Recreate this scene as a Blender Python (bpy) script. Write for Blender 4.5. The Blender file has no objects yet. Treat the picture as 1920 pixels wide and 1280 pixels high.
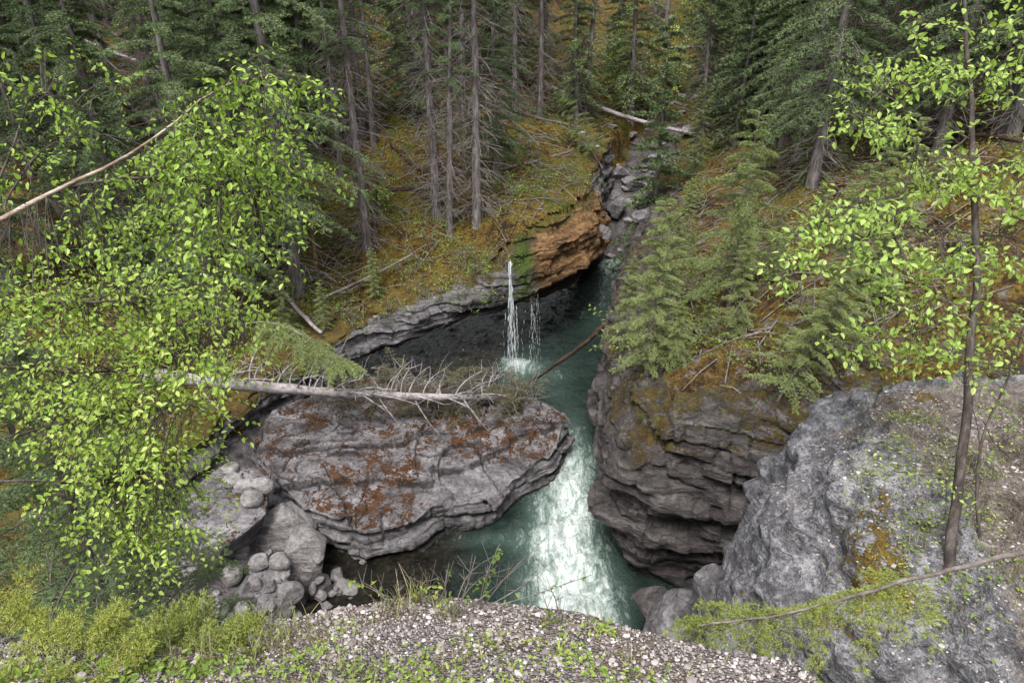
import bpy, bmesh, math, random
import numpy as np
from mathutils import Vector, Euler
from mathutils.bvhtree import BVHTree
random.seed(7); rng=np.random.default_rng(7)
scene=bpy.context.scene; COL=scene.collection
PIT=math.radians(27); CP,SP=math.cos(PIT),math.sin(PIT); CAM=np.array([0,0,12.0])
def ray(px,py):
    u=(px-960)/1280; v=(py-640)/1280
    return np.array([u,CP-v*SP,-SP-v*CP])
def at(px,py,t): return CAM+t*ray(px,py)
# ---------------------------------------------------------------- noise
def _h(i,j,k,s):
    n=(i.astype(np.uint32)*np.uint32(374761393))^(j.astype(np.uint32)*np.uint32(668265263))^(k.astype(np.uint32)*np.uint32(2246822519))^np.uint32((s*3266489917+12345)&0xffffffff)
    n=(n^(n>>np.uint32(15)))*np.uint32(2246822519); n=(n^(n>>np.uint32(13)))*np.uint32(3266489917); n=n^(n>>np.uint32(16))
    return n.astype(np.float64)/4294967295.0*2-1
def vn(p,s=0):
    f=np.floor(p); i=f.astype(np.int64); w=p-f; w=w*w*(3-2*w)
    x,y,z=i[...,0],i[...,1],i[...,2]; a,b,c=w[...,0],w[...,1],w[...,2]
    r=0
    for dx in (0,1):
        for dy in (0,1):
            for dz in (0,1):
                r=r+_h(x+dx,y+dy,z+dz,s)*(a if dx else 1-a)*(b if dy else 1-b)*(c if dz else 1-c)
    return r
def fbm(p,o=4,s=0):
    r=0;a=1.0;t=0
    for k in range(o):
        r=r+a*vn(p*2.03**k+k*17.3,s+k); t+=a; a*=.5
    return r/t
def st(x): x=np.clip(x,0,1); return x*x*(3-2*x)
def P3(X,Y,Z=None): return np.stack([X,Y,np.zeros_like(X) if Z is None else Z],-1)
# ---------------------------------------------------------------- meshes
def mk_mesh(name,V,Q=None,T=None,attrs=None,smooth=True,mat=None):
    me=bpy.data.meshes.new(name); V=np.asarray(V,dtype=np.float32)
    Q=np.zeros((0,4),int) if Q is None else np.asarray(Q).reshape(-1,4)
    T=np.zeros((0,3),int) if T is None else np.asarray(T).reshape(-1,3)
    me.vertices.add(len(V)); me.vertices.foreach_set('co',V.ravel())
    li=np.concatenate([Q.ravel(),T.ravel()]).astype(np.int32)
    me.loops.add(len(li)); me.loops.foreach_set('vertex_index',li)
    ls=np.concatenate([np.arange(len(Q))*4,len(Q)*4+np.arange(len(T))*3]).astype(np.int32)
    me.polygons.add(len(ls)); me.polygons.foreach_set('loop_start',ls)
    me.polygons.foreach_set('use_smooth',np.full(len(ls),smooth,dtype=bool))
    me.update(calc_edges=True); me.validate()
    if attrs:
        for k,a in attrs.items():
            a=np.asarray(a,dtype=np.float32)
            if a.ndim==2:
                at_=me.attributes.new(k,'FLOAT_VECTOR','POINT'); at_.data.foreach_set('vector',a.ravel())
            else:
                at_=me.attributes.new(k,'FLOAT','POINT'); at_.data.foreach_set('value',a)
    if mat: me.materials.append(mat)
    return me
def link(name,me,parent=None,loc=(0,0,0)):
    o=bpy.data.objects.new(name,me); COL.objects.link(o); o.location=loc
    if parent is not None: o.parent=parent
    return o
def tag(o,label,cat,group=None,kind=None):
    if label: o['label']=label
    if cat: o['category']=cat
    if group: o['group']=group
    if kind: o['kind']=kind
    return o
def thing(name,label,cat,loc,group=None):
    o=bpy.data.objects.new(name,None); COL.objects.link(o); o.location=loc; o.empty_display_size=.2
    return tag(o,label,cat,group)
class MB:
    def __init__(s): s.v=[];s.q=[];s.t=[];s.n=0
    def add(s,V,Q=None,T=None):
        V=np.asarray(V,float).reshape(-1,3)
        if Q is not None: s.q.append(np.asarray(Q).reshape(-1,4)+s.n)
        if T is not None: s.t.append(np.asarray(T).reshape(-1,3)+s.n)
        s.v.append(V); s.n+=len(V)
    def mesh(s,name,mat,smooth=True,off=None):
        V=np.concatenate(s.v); 
        if off is not None: V=V-np.asarray(off)
        return mk_mesh(name,V,np.concatenate(s.q) if s.q else None,np.concatenate(s.t) if s.t else None,None,smooth,mat)
def gridq(r,c,wrap=False):
    i=np.arange(r-1)[:,None]; j=np.arange(c if wrap else c-1)[None,:]; j2=(j+1)%c
    return np.stack([i*c+j,i*c+j2,(i+1)*c+j2,(i+1)*c+j],-1).reshape(-1,4)
def nrm(a): return a/(np.linalg.norm(a,axis=-1,keepdims=True)+1e-9)
def tube(mb,pts,rad,sides=6,cap=False):
    pts=np.asarray(pts,float); n=len(pts); rad=np.broadcast_to(np.asarray(rad,float),(n,))
    t=nrm(np.gradient(pts,axis=0)); ref=np.array([1.,.13,0]) if abs(t[:,2]).mean()>.75 else np.array([.05,.02,1.])
    u=nrm(np.cross(t,ref)); w=np.cross(t,u); a=np.arange(sides)*2*math.pi/sides
    V=pts[:,None]+rad[:,None,None]*(np.cos(a)[None,:,None]*u[:,None]+np.sin(a)[None,:,None]*w[:,None])
    T=None
    V=V.reshape(-1,3)
    if cap:
        V=np.vstack([V,pts[0],pts[-1]]); k=np.arange(sides); k2=(k+1)%sides
        T=np.vstack([np.stack([k2,k,np.full(sides,n*sides)],-1),np.stack([(n-1)*sides+k,(n-1)*sides+k2,np.full(sides,n*sides+1)],-1)])
    mb.add(V,gridq(n,sides,True),T)
def chaikin(p,it=2,closed=False):
    p=np.asarray(p,float)
    for _ in range(it):
        if closed:
            q=np.roll(p,-1,0); p=np.stack([.75*p+.25*q,.25*p+.75*q],1).reshape(-1,p.shape[1])
        else:
            a=p[:-1];b=p[1:]; m=np.stack([.75*a+.25*b,.25*a+.75*b],1).reshape(-1,p.shape[1]); p=np.vstack([p[:1],m[1:-1],p[-1:]])
    return p
def resamp(p,n,closed=False):
    if closed: p=np.vstack([p,p[:1]])
    d=np.r_[0,np.cumsum(np.linalg.norm(np.diff(p,axis=0),axis=1))]
    s=np.linspace(0,d[-1],n+1)[:-1] if closed else np.linspace(0,d[-1],n)
    return np.stack([np.interp(s,d,p[:,k]) for k in range(p.shape[1])],-1)
# ---------------------------------------------------------------- node helpers
class NT:
    def __init__(s,name):
        s.m=bpy.data.materials.new(name); s.m.use_nodes=True; s.t=s.m.node_tree; s.t.nodes.clear()
        s.out=s.t.nodes.new('ShaderNodeOutputMaterial')
    def n(s,ty,ins=None,**kw):
        nd=s.t.nodes.new(ty)
        for k,v in kw.items(): setattr(nd,k,v)
        if ins:
            for k,v in ins.items(): s.i(nd,k,v)
        return nd
    def i(s,nd,k,v):
        sock=nd.inputs[k]
        if isinstance(v,bpy.types.NodeSocket): s.t.links.new(v,sock)
        elif isinstance(v,tuple) and len(v)==3 and sock.type=='RGBA': sock.default_value=(*v,1)
        else: sock.default_value=v
    def math(s,op,a,b=0.0,clamp=False):
        return s.n('ShaderNodeMath',{0:a,1:b},operation=op,use_clamp=clamp).outputs[0]
    def mix(s,f,a,b,bt='MIX'):
        nd=s.n('ShaderNodeMix',data_type='RGBA',blend_type=bt); s.i(nd,0,f); s.i(nd,6,a); s.i(nd,7,b); return nd.outputs[2]
    def ramp(s,f,stops,interp='LINEAR'):
        nd=s.n('ShaderNodeValToRGB',{0:f}); cr=nd.color_ramp; cr.interpolation=interp
        while len(cr.elements)<len(stops): cr.elements.new(.5)
        for e,(p,c) in zip(cr.elements,stops):
            e.position=p; e.color=(*c,1) if isinstance(c,tuple) else (c,c,c,1)
        return nd.outputs[0]
    def noise(s,vec,scale,detail=4,rough=.55,dist=0.0):
        return s.n('ShaderNodeTexNoise',{'Vector':vec,'Scale':scale,'Detail':float(detail),'Roughness':rough,'Distortion':dist}).outputs[0]
    def attr(s,name,vec=False):
        nd=s.n('ShaderNodeAttribute',attribute_name=name); return nd.outputs['Vector'] if vec else nd.outputs['Fac']
    def scale(s,vec,sc):
        return s.n('ShaderNodeMapping',{'Vector':vec,'Scale':sc}).outputs[0]
    def done(s,sh): s.t.links.new(sh,s.out.inputs[0]); return s.m
def rock_mat(name,dark,mid,light,mossA=(.10,.045,.012),mossB=(.17,.10,.02),bands=1.0,speck=0.0):
    t=NT(name); p=t.n('ShaderNodeNewGeometry').outputs['Position']
    n1=t.noise(t.scale(p,(.8,.8,4.2)),1.7,6,.68,.3); n2=t.noise(p,8,5,.74); n3=t.noise(p,42,3,.72)
    c=t.ramp(n1,[(.34,dark),(.5,mid),(.66,light)])
    c=t.mix(.8,c,t.ramp(n2,[(.3,.35),(.5,.95),(.72,1.5)]),'MULTIPLY')
    c=t.mix(.65,c,t.ramp(n3,[(.3,.4),(.55,1.0),(.75,1.4)]),'MULTIPLY')
    orange=t.ramp(n1,[(.34,(.022,.012,.008)),(.45,(.125,.062,.02)),(.57,(.28,.155,.056)),(.72,(.38,.245,.115))])
    orange=t.mix(.85,orange,t.ramp(n2,[(.3,.3),(.5,.9),(.75,1.5)]),'MULTIPLY')
    c=t.mix(t.attr('tone'),c,orange)
    if speck>0:
        sp=t.ramp(t.noise(p,22,4,.8),[(.50,0.0),(.57,1.0)])
        c=t.mix(t.math('MULTIPLY',sp,speck),c,(.045,.045,.05))
        sp2=t.ramp(n2,[(.53,0.0),(.61,1.0)])
        c=t.mix(t.math('MULTIPLY',sp2,speck*.85),c,(.50,.49,.515))
    soilc=t.mix(.85,t.ramp(n2,[(.3,(.06,.046,.037)),(.5,(.175,.147,.128)),(.7,(.33,.295,.275))]),t.ramp(n3,[(.3,.35),(.6,1.3)]),'MULTIPLY')
    c=t.mix(t.ramp(t.math('ADD',t.attr('soil'),t.math('MULTIPLY',t.math('SUBTRACT',n2,.5),1.4)),[(.4,0.0),(.58,1.0)]),c,soilc)
    wp=t.n('ShaderNodeVectorMath',{0:t.scale(p,(.45,.45,2.6)),1:t.n('ShaderNodeVectorMath',{0:t.n('ShaderNodeTexNoise',{'Vector':p,'Scale':.9,'Detail':3.0}).outputs[1],1:(1.0,1.0,1.0)},operation='MULTIPLY').outputs[0]},operation='ADD').outputs[0]
    vo=t.n('ShaderNodeTexVoronoi',{'Vector':wp,'Scale':1.0},feature='DISTANCE_TO_EDGE').outputs['Distance']
    crk=t.ramp(vo,[(0.0,0.1),(.02,1.0)])
    c=t.mix(min(1.0,.55*bands),c,t.mix(1.0,c,crk,'MULTIPLY'))
    mm=t.math('ADD',t.attr('moss'),t.math('MULTIPLY',t.math('SUBTRACT',t.noise(p,2.8,6,.8),.5),2.6))
    mm=t.math('ADD',mm,t.math('MULTIPLY',t.math('SUBTRACT',t.noise(p,13,3,.7),.5),1.5))
    mk=t.ramp(mm,[(.46,0.0),(.56,1.0)])
    mc=t.ramp(t.noise(p,5,4,.7),[(.35,mossA),(.62,mossB)])
    mc=t.mix(.7,mc,t.ramp(n3,[(.3,.25),(.6,1.3)]),'MULTIPLY')
    c=t.mix(mk,c,mc)
    gk=t.math('ADD',t.attr('green'),t.math('MULTIPLY',t.math('SUBTRACT',n2,.5),2.2))
    c=t.mix(t.ramp(gk,[(.45,0.0),(.6,1.0)]),c,t.ramp(n3,[(.3,(.02,.045,.004)),(.65,(.13,.19,.012))]))
    c=t.mix(t.math('MULTIPLY',t.attr('cav'),.85,True),c,(.018,.015,.015))  # crevice shade painted into the rock colour
    c=t.mix(t.math('MULTIPLY',t.attr('wet_or_shade'),.85),c,(.011,.011,.011))  # wet rock, and painted shade under the ledge and low on the boulder
    h=t.math('ADD',n1,t.math('MULTIPLY',n2,.6)); h=t.math('ADD',h,t.math('MULTIPLY',n3,.25)); h=t.math('ADD',h,t.math('MULTIPLY',mk,.12))
    b=t.n('ShaderNodeBump',{'Height':h,'Strength':1.0,'Distance':.16}).outputs[0]
    s=t.n('ShaderNodeBsdfPrincipled',{'Base Color':c,'Roughness':.75,'Normal':b,'Specular IOR Level':.3}).outputs[0]
    return t.done(s)
def leaf_mat(name,stops,trans=.4,rough=.45):
    t=NT(name); g=t.n('ShaderNodeNewGeometry'); oi=t.n('ShaderNodeObjectInfo')
    r=t.math('ADD',t.math('MULTIPLY',g.outputs['Random Per Island'],.6),t.math('MULTIPLY',t.noise(g.outputs['Position'],1.7,1),.55))
    r=t.math('ADD',r,t.math('MULTIPLY',t.math('SUBTRACT',oi.outputs['Random'],.5),.35))
    c=t.ramp(r,stops)
    a=t.n('ShaderNodeBsdfPrincipled',{'Base Color':c,'Roughness':rough,'Specular IOR Level':.4}).outputs[0]
    if trans<.01: return t.done(a)
    tc=t.mix(1.0,c,(1.25,1.28,.7),'MULTIPLY')
    b=t.n('ShaderNodeBsdfTranslucent',{'Color':tc}).outputs[0]
    return t.done(t.n('ShaderNodeMixShader',{0:trans,1:a,2:b}).outputs[0])
def bark_mat(name,dark,mid,light,sc=(9,9,1.6),lich=None):
    t=NT(name); tc=t.n('ShaderNodeTexCoord').outputs['Object']
    n=t.noise(t.scale(tc,sc),1.6,5,.7); n2=t.noise(tc,2.2,3)
    c=t.ramp(n,[(.32,dark),(.5,mid),(.7,light)])
    c=t.mix(.6,c,t.ramp(n2,[(.35,.55),(.65,1.25)]),'MULTIPLY')
    if lich: c=t.mix(t.ramp(t.noise(tc,3.1,4,.7),[(.52,0.0),(.62,1.0)]),c,lich)
    b=t.n('ShaderNodeBump',{'Height':n,'Strength':.8,'Distance':.03}).outputs[0]
    return t.done(t.n('ShaderNodeBsdfPrincipled',{'Base Color':c,'Roughness':.85,'Normal':b,'Specular IOR Level':.2}).outputs[0])
M={}
M['rock']=rock_mat('grey_limestone',(.085,.077,.083),(.22,.205,.216),(.38,.362,.38),(.055,.022,.009),(.125,.054,.017))
M['bank']=rock_mat('bank_limestone',(.085,.077,.083),(.20,.187,.197),(.36,.345,.365),(.07,.045,.016),(.15,.105,.025))
M['cliff']=rock_mat('dark_limestone',(.038,.032,.032),(.105,.092,.090),(.22,.20,.20),(.045,.028,.010),(.11,.075,.018),1.3)
M['boulder']=rock_mat('speckled_limestone',(.10,.098,.107),(.235,.23,.25),(.42,.41,.44),(.09,.055,.014),(.22,.145,.02),.5,.6)
M['cobble']=rock_mat('cobble_stone',(.18,.165,.165),(.32,.30,.297),(.46,.435,.44),bands=.1)
M['birch_leaf']=leaf_mat('birch_leaf',[(.1,(.13,.22,.03)),(.4,(.27,.41,.065)),(.65,(.39,.54,.11)),(.95,(.56,.67,.2))],.42,.4)
M['poplar_leaf']=leaf_mat('poplar_leaf',[(.1,(.15,.25,.05)),(.5,(.31,.455,.10)),(.95,(.52,.64,.2))],.42,.4)
M['shrub_leaf']=leaf_mat('shrub_leaf',[(.1,(.055,.105,.014)),(.5,(.14,.23,.03)),(.9,(.26,.36,.055))],.35)
M['cover']=leaf_mat('undergrowth_leaf',[(.1,(.045,.045,.012)),(.4,(.09,.12,.02)),(.7,(.16,.165,.028)),(.95,(.25,.17,.04))],.2)
M['needle']=leaf_mat('spruce_needle',[(.1,(.040,.068,.030)),(.5,(.10,.150,.062)),(.95,(.19,.25,.10))],.0,.6)
M['needle_y']=leaf_mat('young_spruce_needle',[(.1,(.085,.115,.034)),(.5,(.18,.225,.075)),(.95,(.29,.34,.125))],.0,.6)
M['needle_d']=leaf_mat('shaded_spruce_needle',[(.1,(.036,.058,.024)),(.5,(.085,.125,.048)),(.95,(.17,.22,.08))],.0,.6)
M['needle_dry']=leaf_mat('dry_needle',[(.1,(.034,.032,.018)),(.5,(.078,.072,.038)),(.95,(.15,.145,.072))],.0,.7)
M['juniper']=leaf_mat('juniper_needle',[(.1,(.07,.10,.02)),(.5,(.17,.21,.04)),(.95,(.33,.35,.07))],.0,.6)
M['bark']=bark_mat('spruce_bark',(.065,.053,.052),(.17,.15,.148),(.30,.275,.272))
M['bark_y']=bark_mat('lichen_bark',(.05,.04,.03),(.13,.10,.07),(.22,.19,.15),lich=(.30,.20,.02))
M['twig']=bark_mat('dead_twig',(.08,.066,.060),(.17,.146,.135),(.28,.25,.235))
M['log']=bark_mat('weathered_log',(.12,.105,.105),(.27,.245,.245),(.44,.41,.41),(5,5,5))
M['log_b']=bark_mat('brown_log',(.02,.013,.01),(.05,.031,.023),(.105,.068,.05),(5,5,5))
M['birch_bark']=bark_mat('birch_bark',(.14,.09,.065),(.34,.26,.21),(.54,.47,.41),(4,4,9))
M['sap_bark']=bark_mat('sapling_bark',(.03,.024,.022),(.08,.064,.058),(.16,.135,.125))
# ---------------------------------------------------------------- terrain functions
Lp=np.array([(-8.5,-8),(-8.5,8),(-8.3,11),(-8,14),(-7.2,16.5),(-6.3,18.8),(-4.9,20.3),(-2.95,21),(-1.43,22.0),(-.28,22.3),(.49,22.8),(1.6,23.8),(2.8,25.2),(3.5,26.8),(3.7,29),(4.2,33),(5.6,36),(10.9,45),(18,60),(29.2,80),(46.5,115)],float)
Lz=np.array([3.0,2.6,2.2,2.0,1.9,1.9,2.2,2.5,2.9,3.7,4.2,4.6,4.8,4.8,4.9,5.0,5.3,7.2,10,15,23.])
Rp=np.array([(9.5,-8),(9.2,8),(8,9.6),(6.5,10.5),(4.2,11.2),(2.9,11.4),(2.4,11.9),(2.25,13),(2.5,15.5),(2.85,18),(3.7,22),(5.1,27),(6.6,33),(8.1,37),(12.3,45),(19.2,60),(30.4,80),(48,115)],float)
Rz=np.array([7.5,6.5,5.4,5.0,4.3,4.0,4.0,4.0,3.9,3.7,3.5,3.6,4.1,5.6,7.6,10.2,15.3,23.])
def dens(p,z,n=500):
    a=resamp(np.column_stack([p,z]),n); return a[:,:2],a[:,2]
LD,LDz=dens(Lp,Lz); RD,RDz=dens(Rp,Rz)
def near(X,Y,D,Z):
    sh=X.shape; x=X.ravel();y=Y.ravel(); d=np.empty(len(x)); z=np.empty(len(x))
    for a in range(0,len(x),20000):
        b=slice(a,a+20000); dd=(x[b,None]-D[None,:,0])**2+(y[b,None]-D[None,:,1])**2; k=dd.argmin(1)
        w=1/(dd+.02)**2; d[b]=np.sqrt(dd[np.arange(len(k)),k]); z[b]=(w*Z[None]).sum(1)/w.sum(1)
    return d.reshape(sh),z.reshape(sh)
def zleft(X,Y):
    d,z=near(X,Y,LD,LDz); p=P3(X,Y)
    return d,z+.27*d+.02*np.maximum(0,d-14)**1.5+(.45*fbm(p*.25,3,3)+.42*fbm(p*.9,4,4))*st(d/1.5)+.12*fbm(p*3,3,9)
def zright(X,Y):
    d,z=near(X,Y,RD,RDz); p=P3(X,Y)
    return d,z+.42*np.minimum(d,10)+.3*np.maximum(0,d-10)+(.45*fbm(p*.4,3,5)+.45*fbm(p*1.0,4,6))*st(d/1.2)+.12*fbm(p*3,3,8)
def height(X,Y):
    p=P3(X,Y); xl=np.interp(Y,Lp[:,1],Lp[:,0]); xr=np.interp(Y,Rp[:,1],Rp[:,0])
    bed=np.interp(Y,[0,32,33.5,36,38,45,60,80,115],[-.6,-.6,.8,3.6,4.9,6.7,9.4,14.4,22.0])
    bed=bed+np.where(Y<20,np.clip(.36*(-2.9-X),0,1.9),0)+.10*fbm(p*1.4,4,1)+.5*fbm(p*.6,3,2)*(Y>36)
    dl,zl=zleft(X,Y); dr,zr=zright(X,Y)
    wl=np.where(X<xl,st((dl-.2)/.3),0); wr=np.where(X>xr,st((dr-.5)/.6),0)
    z=bed*(1-wl)*(1-wr)+wl*zl+wr*zr
    sl=np.interp(X,[-4,-1],[1.1,3.0]); zn=np.minimum(9.0,9.0-sl*(Y-1.6))+.25*fbm(p*.8,4,12)
    znr=5.0-3*np.maximum(0,Y-6.0)-4*np.maximum(0,3.6-X)+.25*fbm(p*.9,4,13)
    return np.maximum(np.maximum(z,zn),znr)
def axis(lo,a,b,hi,fine,grow=1.07):
    m=list(np.arange(a,b,fine)); s=fine; x=b
    up=[]
    while x<hi: up.append(x); s*=grow; x+=s
    s=fine; x=a-fine; dn=[]
    while x>lo: dn.append(x); s*=grow; x-=s
    return np.array(dn[::-1]+m+up)
xs=axis(-75,-11,12,75,.15); ys=axis(-8,1,38,115,.15,1.05)
GX,GY=np.meshgrid(xs,ys); GZ=height(GX,GY)
V=P3(GX,GY,GZ).reshape(-1,3); Q=gridq(len(ys),len(xs))
qz=V[Q][:,:,2]; jump=qz.max(1)-qz.min(1); qc=V[Q].mean(1)
drop=(jump>.9)&(qc[:,1]>18.2)&(qc[:,1]<32)&(qc[:,0]<np.interp(qc[:,1],Lp[:,1],Lp[:,0])+.3)&(qc[:,0]>-8.5)
Q=Q[~drop]
xl=np.interp(GY,Lp[:,1],Lp[:,0]); xr=np.interp(GY,Rp[:,1],Rp[:,0])
gul=((GX>xl-.1)&(GX<xr+.5)).astype(float)*np.where(GY<37.5,1,st(.28+1.6*fbm(P3(GX*.45,GY*.45),3,88)))
def floor_mat():
    t=NT('forest_floor'); p=t.n('ShaderNodeNewGeometry').outputs['Position']
    a=t.noise(p,.5,4,.65); b=t.noise(p,2.6,6,.78); c_=t.noise(p,15,4,.78)
    moss=t.ramp(t.math('ADD',t.math('MULTIPLY',a,.65),t.math('MULTIPLY',b,.4)),[(.39,(.03,.022,.014)),(.46,(.08,.052,.023)),(.51,(.155,.095,.025)),(.55,(.19,.14,.033)),(.60,(.115,.12,.027)),(.72,(.06,.085,.02))])
    moss=t.mix(.95,moss,t.ramp(c_,[(.32,.15),(.5,.9),(.68,1.9)]),'MULTIPLY')
    moss=t.mix(t.ramp(b,[(.36,.75),(.46,0.0)]),moss,(.026,.019,.014))
    lit=t.ramp(t.noise(p,34,3,.7),[(.59,0.0),(.66,1.0)]); moss=t.mix(t.math('MULTIPLY',lit,.5),moss,(.24,.2,.155))
    dirt=t.ramp(b,[(.3,(.035,.027,.022)),(.5,(.11,.088,.072)),(.72,(.26,.232,.218))])
    dirt=t.mix(.8,dirt,t.ramp(c_,[(.3,.3),(.6,1.3)]),'MULTIPLY')
    br=t.ramp(t.math('ADD',t.attr('dry'),t.math('MULTIPLY',t.math('SUBTRACT',b,.5),1.8)),[(.4,0.0),(.56,1.0)])
    col=t.mix(br,moss,dirt)
    st_=t.ramp(t.noise(p,2.2,4,.7),[(.35,(.07,.06,.06)),(.6,(.2,.187,.187)),(.8,(.32,.30,.31))])
    st_=t.mix(.7,st_,t.ramp(c_,[(.3,.3),(.6,1.15)]),'MULTIPLY')
    col=t.mix(t.attr('scree'),col,st_)
    h=t.math('ADD',b,t.math('MULTIPLY',c_,.5))
    bm=t.n('ShaderNodeBump',{'Height':h,'Strength':1.0,'Distance':.25}).outputs[0]
    return t.done(t.n('ShaderNodeBsdfPrincipled',{'Base Color':col,'Roughness':.95,'Normal':bm,'Specular IOR Level':.1}).outputs[0])
M['floor']=floor_mat()
dry=np.where(GX>xr,.36,0.0)*st((13-abs(GX-9))/4)
me=mk_mesh('ground',V,Q,None,{'scree':gul.ravel(),'dry':dry.ravel()},True,M['floor'])
o=link('ground',me); tag(o,'mossy forest floor sloping down to the gorge','ground',kind='structure')
BV=[BVHTree.FromPolygons(V.tolist(),Q.tolist())]
def hit(px,py,dflt=25):
    d=Vector(ray(px,py)); best=None
    for b in BV:
        r=b.ray_cast(Vector(CAM),d.normalized())
        if r[0] is not None and (best is None or r[3]<best[1]): best=(r[0],r[3])
    if best is None: return at(px,py,dflt)
    return np.array(best[0])
def drop_z(x,y,z0=30):
    best=None
    for b in BV:
        r=b.ray_cast(Vector((x,y,z0)),Vector((0,0,-1)))
        if r[0] is not None and (best is None or r[0].z>best): best=r[0].z
    return best if best is not None else 0
def depth(p): return (p-CAM)@np.array([0,CP,-SP])
# ---------------------------------------------------------------- rock walls
def strata(p,seed,th=.36,amp=.26,warp=1.0):
    zz=p[...,2]+warp*(.30*fbm(p*.35,3,seed)+.06*fbm(p*1.6,2,seed+5))
    k=zz/th; i=np.floor(k); f=k-i
    q=P3(p[...,0]*.5,p[...,1]*.5,i*7.31)
    a=fbm(q,3,seed+1); b=fbm(P3(p[...,0]*.5,p[...,1]*.5,(i+1)*7.31),3,seed+1)
    w=st((f-.80)/.20); gs=.55+.45*vn(q*1.7,seed+8)
    ge=np.exp(-((f-.88)/.075)**2)*gs
    bv=vn(P3(p[...,0]*1.2,p[...,1]*1.2,i*3.7),seed+9)*2.5; blocks=np.floor(bv)/2.5; je=np.exp(-((bv-np.round(bv))/.055)**2)
    d=amp*(a*(1-w)+b*w-.30*ge+.35*blocks-.12*je)+.12*warp*fbm(p*1.3,4,seed+2)+.05*fbm(p*5,3,seed+3)
    return d,np.clip(ge+.55*je,0,1)
def wall(path,n,ctrl,seg,sign,seed,amp=.26,th=.36,nsm=6):
    pth=resamp(chaikin(path,2),n); t=np.gradient(pth,axis=0)
    for _ in range(nsm): t=np.vstack([t[:1],(t[:-2]+2*t[1:-1]+t[2:])/4,t[-1:]])
    t=nrm(t); nr=np.stack([t[:,1],-t[:,0]],-1)*sign
    offs,zs,msk=ctrl(pth)
    rows=[];mk=[]
    K=len(offs)
    for k in range(K-1):
        for j in range(seg[k]):
            f=j/seg[k]; rows.append((offs[k]*(1-f)+offs[k+1]*f,zs[k]*(1-f)+zs[k+1]*f)); mk.append(msk[k]*(1-f)+msk[k+1]*f)
    rows.append((offs[-1],zs[-1])); mk.append(msk[-1])
    O=np.array([r[0] for r in rows]); Z=np.array([r[1] for r in rows]); mk=np.array(mk)[:,None]*np.ones((1,n))
    X=pth[None,:,0]+nr[None,:,0]*O; Y=pth[None,:,1]+nr[None,:,1]*O
    p=P3(X,Y,Z); d,cv=strata(p,seed,th,amp); d=d*mk
    p[...,0]+=nr[None,:,0]*d; p[...,1]+=nr[None,:,1]*d
    p[...,2]+=.14*fbm(p*1.5,4,seed+20)*np.minimum(1,mk+.3)
    return p,cv*st(mk/.8)
def cl(v,n): return np.full(n,float(v))
pathL=np.array([(-8.6,8),(-8.3,11),(-8,14),(-7.2,16.5),(-6.3,18.8),(-4.9,20.3),(-2.95,21),(-1.43,22.0),(-.28,22.15),(.49,22.7),(1.6,23.8),(2.8,25.2),(3.5,26.8),(3.7,29),(4.2,33),(5.2,35.5)],float)
def ctrlL(p):
    n=len(p); y=p[:,1]
    zt=np.interp(y,Lp[:,1],Lz); cave=st((y-18.8)/1.2)*(1-st((y-28.5)/2))
    zu=np.interp(y,[8,18.5,20.3,21,22.1,22.8,23.8,26.8,29,31],[-.8,-.8,1.1,1.5,1.85,1.9,1.75,1.95,.8,-.8])
    org=st((y-22.05)/.5)*(1-st((y-29)/3))
    wob=fbm(P3(p[:,0]*.9,p[:,1]*.9),3,77)
    h=zt-zu
    def gz(o):
        t=nrm(np.gradient(p,axis=0)); nr=np.stack([t[:,1],-t[:,0]],-1); X=p[:,0]+nr[:,0]*o; Y=p[:,1]+nr[:,1]*o
        return zleft(X,Y)[1]
    offs=[-4.5*cave-.1,-.6*cave-.05,-.1-.25*org,.12+.40*org,.05+.28*org+.2*wob,-.12-.35*org+.2*wob,cl(-1.5,n),cl(-2.1,n)]
    zs=[zu+.5*cave,zu+.1*cave,zu,zu+.35*h,zu+.75*h,zt+.02,gz(-1.5)+.03,gz(-2.1)-.3]
    return offs,zs,[.3,.8,1,1,1,.7,.25,.0]
pL,cvL=wall(pathL,640,ctrlL,[6,8,10,26,26,12,16,5],1,31,.46,.28)
X,Y,Z=pL[...,0],pL[...,1],pL[...,2]; R,N_=X.shape; rowi=np.arange(R)[:,None]+0*X; rowf=rowi/(R-1)
moss=np.clip((rowi-68)/14.,-.3,1.1)+.3*fbm(P3(X,Y,Z)*.9,3,15)
moss=moss+np.where((Y<21.9)&(X>-5.0),-.25*(rowf<.75),0)+.35*st((Y-22.3)/.6)*st((rowf-.5)/.15)+.55*st((-4.6-X)/.8)
tone=st((Y-22.15)/.4)*(1-st((Y-28.5)/2))*st((rowf-.05)/.08)*.95
green=st((Z-1.9)/.5)*np.exp(-((X-.35)/.5)**2)*np.exp(-((Y-22.6)/.9)**2)*.9
green=green+.4*st((rowf-.55)/.1)*st((Y-23.0)/1)*(1-st((Y-27)/1))*(1-st((rowf-.8)/.05))
wet_or_shade=np.maximum(np.exp(-((X-.2)/.8)**2)*(Y<23.5)*.5+st((.5-Z)/.4)*.8,(rowi<20)*1.0)  # wet by the fall and waterline; underside rows painted dark as cave shade
me=mk_mesh('rock_ledge',pL.reshape(-1,3),gridq(R,N_),None,{'moss':moss.ravel(),'tone':tone.ravel(),'green':green.ravel(),'wet_or_shade':wet_or_shade.ravel(),'cav':(cvL*.95).ravel()},True,M['bank'])
o=link('overhanging_cliff',me); tag(o,'overhanging left rock bank, grey ledge turning orange and mossy beside the waterfall','cliff')
BV.append(BVHTree.FromPolygons(pL.reshape(-1,3).tolist(),gridq(R,N_).tolist()))
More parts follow.
